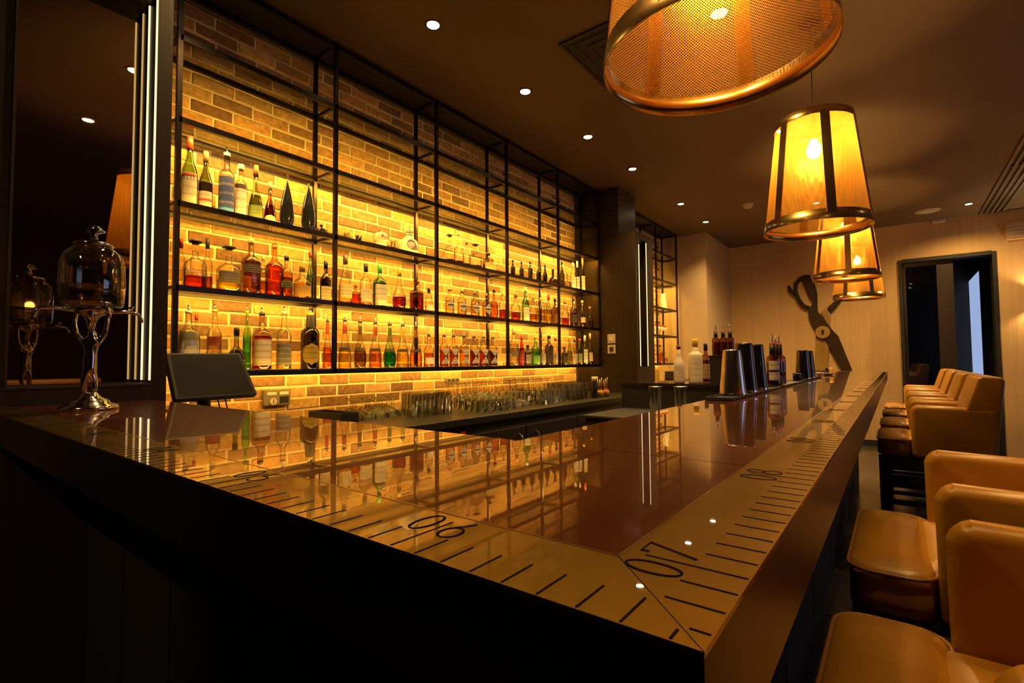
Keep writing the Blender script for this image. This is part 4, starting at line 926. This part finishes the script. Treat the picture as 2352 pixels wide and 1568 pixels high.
so = tag(MB().box(XW+.002, XW+.014, 2.76, 2.92, 1.135, 1.165).build('wall_socket', M['grey_plastic'], None, .003), 'small grey socket strip on the brick wall above the glasses', 'socket')
for k in range(3): MB().box(XW+.0142, XW+.0155, 2.775+.05*k, 2.805+.05*k, 1.142, 1.158).build('outlet', M['black_plastic'], so)
gm = tag(MB().box(XW+.06, XCF-.05, .98, 1.28, ZCT+.0005, ZCT+.010).build('drip_tray', M['grey_plastic'], None, .002), 'flat dark drainer tray on the back counter left of the glasses', 'tray')
for k in range(6): MB().box(XW+.08, XCF-.07, 1.0+.045*k, 1.012+.045*k, ZCT+.010, ZCT+.013).build('slat', M['black_plastic'], gm)
bxc = thing('black_bin', 'open black box standing left of the upturned coupes', 'box', (-2.45, 1.40, ZCT))
MB().box(-.16, .16, -.055, -.050, .001, .075).box(-.16, .16, .050, .055, .001, .075).box(-.16, -.155, -.05, .05, .001, .075).box(.155, .16, -.05, .05, .001, .075).build('side', M['black_plastic'], bxc)
MB().box(-.155, .155, -.05, .05, .001, .006).build('bottom', M['black_plastic'], bxc)

# ------------------------------------------------------------------ glasses on the back counter
GL = GLASS((.93,.92,.88), 1.1); GLB = GLASS((.90,.89,.85), 1.0)
def g_tumbler(r, h):        # stored upside down
    return {'cup': MB().loft([(0, r), (h*.97, r*.86), (h, r*.80), (h, .001), (h*.93, .001), (h*.93, r*.80), (0, r-.002), (0, r)], 14, cap0=False, cap1=False).mesh('cup', GL)}
def g_coupe():
    return {'bowl': MB().loft([(0,.046),(.02,.043),(.038,.030),(.048,.010),(.048,.006),(.036,.027),(.018,.041),(0,.0445),(0,.046)], 16, cap0=False, cap1=False).mesh('bowl', GL),
            'stem': MB().loft([(.047,.006),(.06,.0038),(.098,.0036),(.106,.007)], 10).mesh('stem', GLB),
            'foot': MB().loft([(.106,.012),(.110,.034),(.113,.034),(.114,.004)], 18).mesh('foot', GLB)}
def g_wine():
    return {'bowl': MB().loft([(0,.030),(.03,.037),(.06,.038),(.085,.026),(.096,.008),(.096,.005),(.084,.023),(.06,.036),(.03,.035),(0,.0285),(0,.030)], 16, cap0=False, cap1=False).mesh('bowl', GL),
            'stem': MB().loft([(.095,.006),(.11,.0038),(.166,.0036),(.176,.008)], 10).mesh('stem', GLB),
            'foot': MB().loft([(.176,.012),(.181,.033),(.184,.033),(.185,.004)], 18).mesh('foot', GLB)}
kinds = {'tall': g_tumbler(.033, .150), 'low': g_tumbler(.038, .088), 'mid': g_tumbler(.036, .115), 'coupe': g_coupe(), 'wine': g_wine()}
def put_glass(kind, x, y, name, label, group):
    t = thing(name, label, 'glass', (x, y, ZCT+.0008), random.uniform(0, 6), group)
    for nm, me in kinds[kind].items(): inst(nm, me, t)
random.seed(21)
def grid(kind, xs, y0, n, dy, skew, name, label, group):
    for i in range(n):
        for j, x in enumerate(xs): put_glass(kind, x+random.uniform(-.004, .004), y0+i*dy+skew*j+random.uniform(-.004, .004), name, '%s, %s row, %s from left' % (label, ['front', 'second', 'third', 'fourth', 'fifth'][j], ORD[i]), group)
grid('coupe', (-2.52, -2.62, -2.72, -2.81), 1.60, 4, .098, .055, 'coupe_glass', 'upturned coupe glass left of the tall tumblers', 'upturned coupe glasses')
grid('tall', (-2.34, -2.415, -2.49, -2.565), 1.905, 5, .0725, .04, 'highball_glass', 'tall upturned tumbler right of the coupes', 'tall upturned tumblers')
grid('low', (-2.19, -2.275, -2.36, -2.445), 2.37, 5, .0855, .03, 'rocks_glass', 'low upturned tumbler on the back counter', 'low upturned tumblers')
grid('wine', (-2.58, -2.67, -2.76), 2.55, 6, .092, .045, 'wine_glass', 'upturned wine glass behind the low tumblers', 'upturned wine glasses')
grid('coupe', (-2.24, -2.345), 2.86, 2, .10, .03, 'coupe_glass', 'upturned coupe glass right of low tumblers', 'upturned coupes in the middle')
grid('mid', (-2.22, -2.305, -2.39, -2.475, -2.56), 3.13, 5, .083, .03, 'tumbler', 'upturned middling tumbler beyond the low tumblers', 'upturned tumblers right of the wine glasses')
grid('tall', (-2.22, -2.30, -2.38, -2.46, -2.54), 3.62, 5, .078, .02, 'highball_glass', 'tall upturned tumbler at far counter end', 'tall upturned tumblers at the far end')
grid('wine', (-2.66, -2.76), 3.30, 7, .10, .02, 'wine_glass', 'upturned wine glass against the bricks far along', 'upturned wine glasses in the far row')
# jars of picks and garnish at the far end of the counter
for x, y, c_, nm in ((-2.20, 4.12, (.80,.40,.06), 'short jar of orange garnish with a dark grinder in it'), (-2.20, 4.24, (.75,.30,.08), 'short jar of red-brown garnish with picks')):
    t = thing('garnish_jar', nm, 'jar', (x, y, ZCT))
    MB().loft([(0.001,.040),(.075,.040)], 14, cap1=False).build('jar', GLASS((.92,.88,.78)), t)
    MB().loft([(.004,.036),(.062,.036)], 14).build('garnish', P('garnish_%d' % int(y*100), c_, .5), t)
    for k in range(3): MB().tube([(.01*k-.01, .005, .03), (.02*k-.025, .012, .165+.012*k)], .0025, 6).build('pick', M['gold'], t)
t = thing('pepper_grinder', 'dark grinder with white cap at far end of the counter', 'grinder', (-2.20, 4.02, ZCT))
MB().loft([(.001,.028),(.10,.026),(.13,.020),(.155,.024)], 14).build('body', M['black_plastic'], t); MB().loft([(.156,.030),(.20,.030)], 14).build('cap', M['frosted'], t)

# ------------------------------------------------------------------ things on the long bar
def mat_(x0, x1, y0, y1, label):
    t = thing('bar_mat', label, 'bar mat', ((x0+x1)/2, (y0+y1)/2, ZB+.0004)); a, b = (x1-x0)/2, (y1-y0)/2
    MB().box(-a, a, -b, b, 0, .006).build('pad', M['rubber'], t, .002)
    MB().box(-a, a, -b, -b+.006, .0062, .010).box(-a, a, b-.006, b, .0062, .010).box(-a, -a+.006, -b+.006, b-.006, .0062, .010).box(a-.006, a, -b+.006, b-.006, .0062, .010).build('rim', M['rubber'], t)
mat_(INX+.003, -.345, 1.46, 2.33, 'long black rubber bar mat under the nearest shakers')
mat_(INX+.003, -.35, 2.42, 3.12, 'black rubber bar mat under the dasher bottles')
mat_(INX+.003, -.365, 3.25, 4.02, 'small black rubber bar mat under the far shaker tins')
ZM = ZB+.0105
def tin(x, y, z, h, rb, rt, mat, label, group=None):
    t = thing('shaker_tin', label, 'shaker', (x, y, z), 0, group)
    MB().loft([(0,rb),(h*.02,rb),(h*.97,rt),(h,rt*.96)], 24).build('cup', mat, t)
    MB().loft([(0,rb+.0018),(.007,rb+.0018)], 24, cap0=False, cap1=False).build('rim', M['chrome'], t)
    return t
tin(-.392, 1.665, ZM, .158, .0445, .030, M['steel'], 'polished steel shaker tin standing upside down nearest on the bar mat')
tin(-.390, 1.835, ZM, .185, .0445, .031, M['gun'], 'black shaker tin right behind the steel one on the long mat')
tin(-.390, 2.03, ZM, .185, .0445, .031, M['gun'], 'black shaker tin, second of the two black ones on the long mat')
tin(-.398, 3.42, ZM, .180, .0445, .032, M['gun'], 'black shaker tin on the far mat, nearer one')
tin(-.398, 3.66, ZM, .180, .0445, .032, M['gun'], 'black shaker tin on the far mat, farther one')
for u_, nm in ((1505, 'steel cup behind the bar edge, left of two'), (1563, 'steel cup behind the bar edge, right of two')):
    c = on_y(u_, 887, 3.25)
    t = thing('steel_cup', nm, 'cup', (c.x, 3.25, .9005)); k_ = c.z-.9005; MB().loft([(0,.036),(.004,.038),(k_-.004,.046),(k_,.047),(k_-.004,.0445),(.006,.036),(.006,.001)], 22, cap1=False).build('cup', M['steel'], t)
# dasher bottles
def dasher(x, y, z, label, lblcol=None, body=(.45,.18,.05), H=.205):
    t = bottle((x, y, z), H, .029, 'drum', body, ((.35,.10,.03),.55), (lblcol, .12, .60, (.05,.03,.02), ((.05,.03,.03),.32,.37)) if lblcol else None, ('cap', (.35,.08,.05)), label, 'bottle', None, 'dasher_bottle', facing=-1.0)
    MB().loft([(H*.70,.0145),(H*.94,.0145)], 10).build('neck_sleeve', M['black_plastic'], t)
    MB().tube([(0,0,H*.98), (0,0,H*1.08), (0,0,H*1.2)], [.007,.004,.0015], 8).build('dash_tip', M['chrome'], t); return t
dasher(-.400, 2.46, ZM, 'dark dropper bottle with white triangle label on the middle mat', WHT)
dasher(-.400, 2.545, ZM, 'plain dark dropper bottle just behind the triangle-label one')
dasher(-.400, 2.63, ZM, 'plain dark dropper bottle, farthest on the middle mat')
ry = 3.97; c0 = on_y(1636, 800, ry); c1 = on_y(1684, 800, ry); zt_ = z_above(c0.x, ry, 1660, 746); rz_ = zt_-.245
t = thing('bottle_riser', 'black riser box on the service counter under three dropper bottles', 'stand', ((c0.x+c1.x)/2, ry, 1.1155)); hw = (c1.x-c0.x)/2+.01
MB().box(-hw, hw, -.04, .04, 0, rz_-1.1155-.006).build('box', M['black_plastic'], t); MB().box(-hw-.004, hw+.004, -.044, .044, rz_-1.1155-.0058, rz_-1.1155).build('top_board', M['counter_black'], t)
for u_, nm in ((1644, 'left'), (1661, 'middle'), (1677, 'right')):
    dasher(on_y(u_, 780, ry).x, ry, rz_+.0003, 'dark dropper bottle on the riser behind the steel shaker, %s one' % nm)
t = thing('small_pot', 'tiny dark metal pot at end of the middle mat', 'pot', (-.385, 3.075, ZM)); MB().loft([(0,.020),(.04,.022),(.042,.020),(.006,.017),(.006,.001)], 14, cap1=False).build('cup', M['gun'], t)
MB().tube([(.020,0,.01), (.034,0,.015), (.034,0,.032), (.021,0,.036)], .003, 6).build('handle', M['gun'], t)
# tray at the far end
t = thing('serving_tray', 'pale serving tray near the far end of the bar', 'tray', (-.385, 4.75, ZB+.0004)); MB().loft([(0,.055),(.012,.085),(.018,.088),(.016,.082),(.006,.05),(.006,.001)], 24, cap1=False, ell=.52).build('dish', M['cream_plate'], t)
t = thing('candle', 'small yellow candle standing on the far tray', 'candle', (-.36, 4.78, ZB+.0075)); MB().loft([(0,.014),(.058,.014)], 12).build('wax', P('wax', (.80,.42,.06), .5), t); MB().tube([(0,0,.058),(0,0,.066)], .001, 5).build('wick', M['ink'], t)
t = thing('salt_cellar', 'little dark blue jar on the far tray', 'jar', (-.39, 4.72, ZB+.0075)); MB().loft([(0,.018),(.034,.018)], 12).build('body', P('blue_glass', (.03,.04,.10), .15), t); MB().loft([(.034,.014),(.052,.010)], 12).build('lid', M['gun'], t)
t = thing('garnish_bowl', 'small white bowl beside the far tray', 'bowl', (-.405, 4.34, ZB+.0004)); MB().loft([(0,.015),(.03,.026),(.032,.025),(.006,.012),(.006,.001)], 16, cap1=False).build('bowl', M['ceramic'], t)

# bottles on the service counter
ZS = 1.1155
def on_service(u, vt, wpx, Y, shape, glass, liquid, label, cap, text, **kw):
    p = on_y(u, 870, Y); x = p.x; H = z_above(x, Y, u, vt)-ZS
    d = Vector((x-CAM.x, Y-CAM.y)); pr = Vector((-d.y, d.x)).normalized()*.01
    a, b = proj((x+pr.x, Y+pr.y, ZS+.1))[0], proj((x-pr.x, Y-pr.y, ZS+.1))[0]
    return bottle((x, Y, ZS), H, wpx/2/(abs(a-b)/.02), shape, glass, liquid, label, cap, text, facing=-1.1, **kw)
on_service(1560, 793, 26, 3.90, 'wine', M['frosted'], None, ((.70,.56,.42),.05,.45,(.6,.2,.15)), ('cap',(.16,.02,.02)), 'pale bottle with dark red cap on the service counter')
on_service(1598, 778, 33, 3.95, 'drum', M['frosted'], None, ((.72,.60,.44),.04,.58,(.5,.3,.2)), ('tall',(.80,.48,.03)), 'wide frosted bottle with yellow cap on the service counter')
on_service(1622, 788, 22, 4.12, 'drum', (.40,.20,.10), ((.3,.1,.04),.6), ((.4,.25,.12),.1,.5), ('tall',BLK), 'brown bottle with tall black cap beside the yellow-capped one')
on_service(1652, 806, 22, 4.22, 'std', (.35,.20,.10), ((.3,.1,.04),.6), None, ('cap',BLK), 'dark bottle half hidden behind the steel shaker')
on_service(1713, 786, 20, 4.0, 'drum', (.30,.18,.10), None, ((.4,.25,.1),.1,.5), ('cap',(.75,.45,.05)), 'dark bottle with yellow cap showing between the black shakers')
# stuff on the niche rack
def on_rack2(lv, y, row='m'): return (ROW[row], y, ZL[lv]+.0085)
t = thing('white_jug', 'cream jug on the upper shelf of the niche rack', 'jug', on_rack2(3, 7.2)); MB().loft([(0,.045),(.01,.055),(.08,.062),(.15,.045),(.20,.034),(.24,.042)], 18).build('body', M['ceramic'], t)
MB().tube([(0,-.04,.19),(0,-.085,.17),(0,-.09,.11),(0,-.058,.07)], .007, 8).build('handle', M['ceramic'], t); MB().tube([(0,.035,.20),(0,.06,.235)], [.014,.006], 8).build('spout', M['ceramic'], t)
for i in range(4):
    t = thing('red_goblet', 'small red-topped goblet on the niche rack, %s from left' % ORD[i], 'glass', (ROW['m'], 6.85+.13*i, ZL[4]+.0085), 0, 'red goblets on the niche rack')
    MB().loft([(0,.026),(.004,.026),(.008,.004),(.06,.004),(.07,.012),(.10,.030),(.13,.033)], 14).build('stem_and_bowl', M['frosted'], t); MB().loft([(.131,.033),(.15,.030),(.165,.012)], 14).build('rim_cap', PL((.30,.03,.02)), t)
bottle(on_rack2(5, 7.05), .27, .037, 'std', (.90,.6,.2), ((.85,.45,.06),.6), None, ('cap',BLK), 'golden bottle on the low shelf of the niche rack')
bottle(on_rack2(5, 7.25), .16, .037, 'flask', CL, ((.85,.35,.06),.5), None, ('cap',(.4,.05,.03)), 'short orange bottle on the low shelf of the niche rack')
t = thing('box_stack', 'yellow box standing below the niche rack', 'box', (-2.60, 6.55, 1.02)); MB().box(-.09,.09,-.09,.09,0,.16).build('carton', PL((.70,.46,.12)), t, .003); MB().box(-.092,.092,-.03,.03,.1602,.162).build('tape', PL((.55,.34,.08)), t)
t = thing('card_machine', 'black card machine below the niche rack', 'machine', (-2.55, 7.05, 1.02)); MB().box(-.07,.07,-.10,.10,0,.13).build('body', M['black_plastic'], t, .01); MB().box(.0705,.072,-.07,.07,.05,.11).build('screen', M['grey_plastic'], t)
nb = thing('niche_counter', 'black counter in the niche under the narrow rack', 'counter', (0,0,0)); MB().box(XW+.03, -2.30, 5.45, 7.60, .99, 1.0195).build('worktop', M['counter_black'], nb); MB().box(XW+.03, -2.33, 5.46, 7.59, 0, .99).build('carcass', M['black_plastic'], nb)

# ------------------------------------------------------------------ giant carved scissors on the far wall
t = thing('scissors_sculpture', 'giant carved wooden scissors hanging on the far wall', 'sculpture', (0,0,0))
def zp(x, y, Y): return on_y(1790+x/5.6, 600+y/5.6, Y)
def plate(nm, poly, ya, yb, mat):
    return MB().prism(poly, lambda p: zp(p[0], p[1], ya), lambda p: zp(p[0], p[1], yb)).build(nm, mat, t, .008, 2, fix=True)
Yw = YFAR
plate('blade', [(380,590),(490,560),(500,650),(560,720),(690,890),(760,960),(940,1400),(800,1410),(640,1100),(590,990),(470,890),(400,770),(372,690)], Yw-.10, Yw-.055, M['sculpt_dark'])
plate('blade', [(535,660),(600,610),(655,680),(655,860),(620,1410),(450,1410),(470,960),(640,860)], Yw-.05, Yw-.012, M['sculpt_gold'])
plate('grip', [(300,190),(400,200),(470,320),(490,430),(492,570),(400,600),(430,520),(380,450),(340,360),(300,260)], Yw-.10, Yw-.055, M['sculpt_dark'])
plate('grip', [(615,600),(700,520),(800,500),(760,560),(665,670)], Yw-.05, Yw-.012, M['sculpt_dark'])
rim = [(400,200),(330,195),(260,225),(210,290),(210,390),(250,490),(310,570),(390,600)]
MB().tube([zp(a, b, Yw-.078) for a, b in rim], .030, 8).build('finger_ring', M['sculpt_dark'], t)
MB().tube([zp(115,315,Yw-.078), zp(150,380,Yw-.078), zp(215,430,Yw-.078)], [.022,.030,.030], 8).build('thumb_stub', M['sculpt_dark'], t)
c = zp(560, 910, Yw-.105)
piv = MB().add([(c.x+.098*math.cos(2*PI*i/20), c.y-(.02 if j else 0), c.z+.098*math.sin(2*PI*i/20)) for j in (0, 1) for i in range(20)], [tuple(range(20, 40))]+[(i, (i+1) % 20, 20+(i+1) % 20, 20+i) for i in range(20)]).build('pivot', M['sculpt_gold'], t, fix=True)
MB().box(c.x-.018, c.x+.018, c.y-.035, c.y-.0205, c.z-.035, c.z+.035).build('bolt', M['sculpt_dark'], piv, .004)
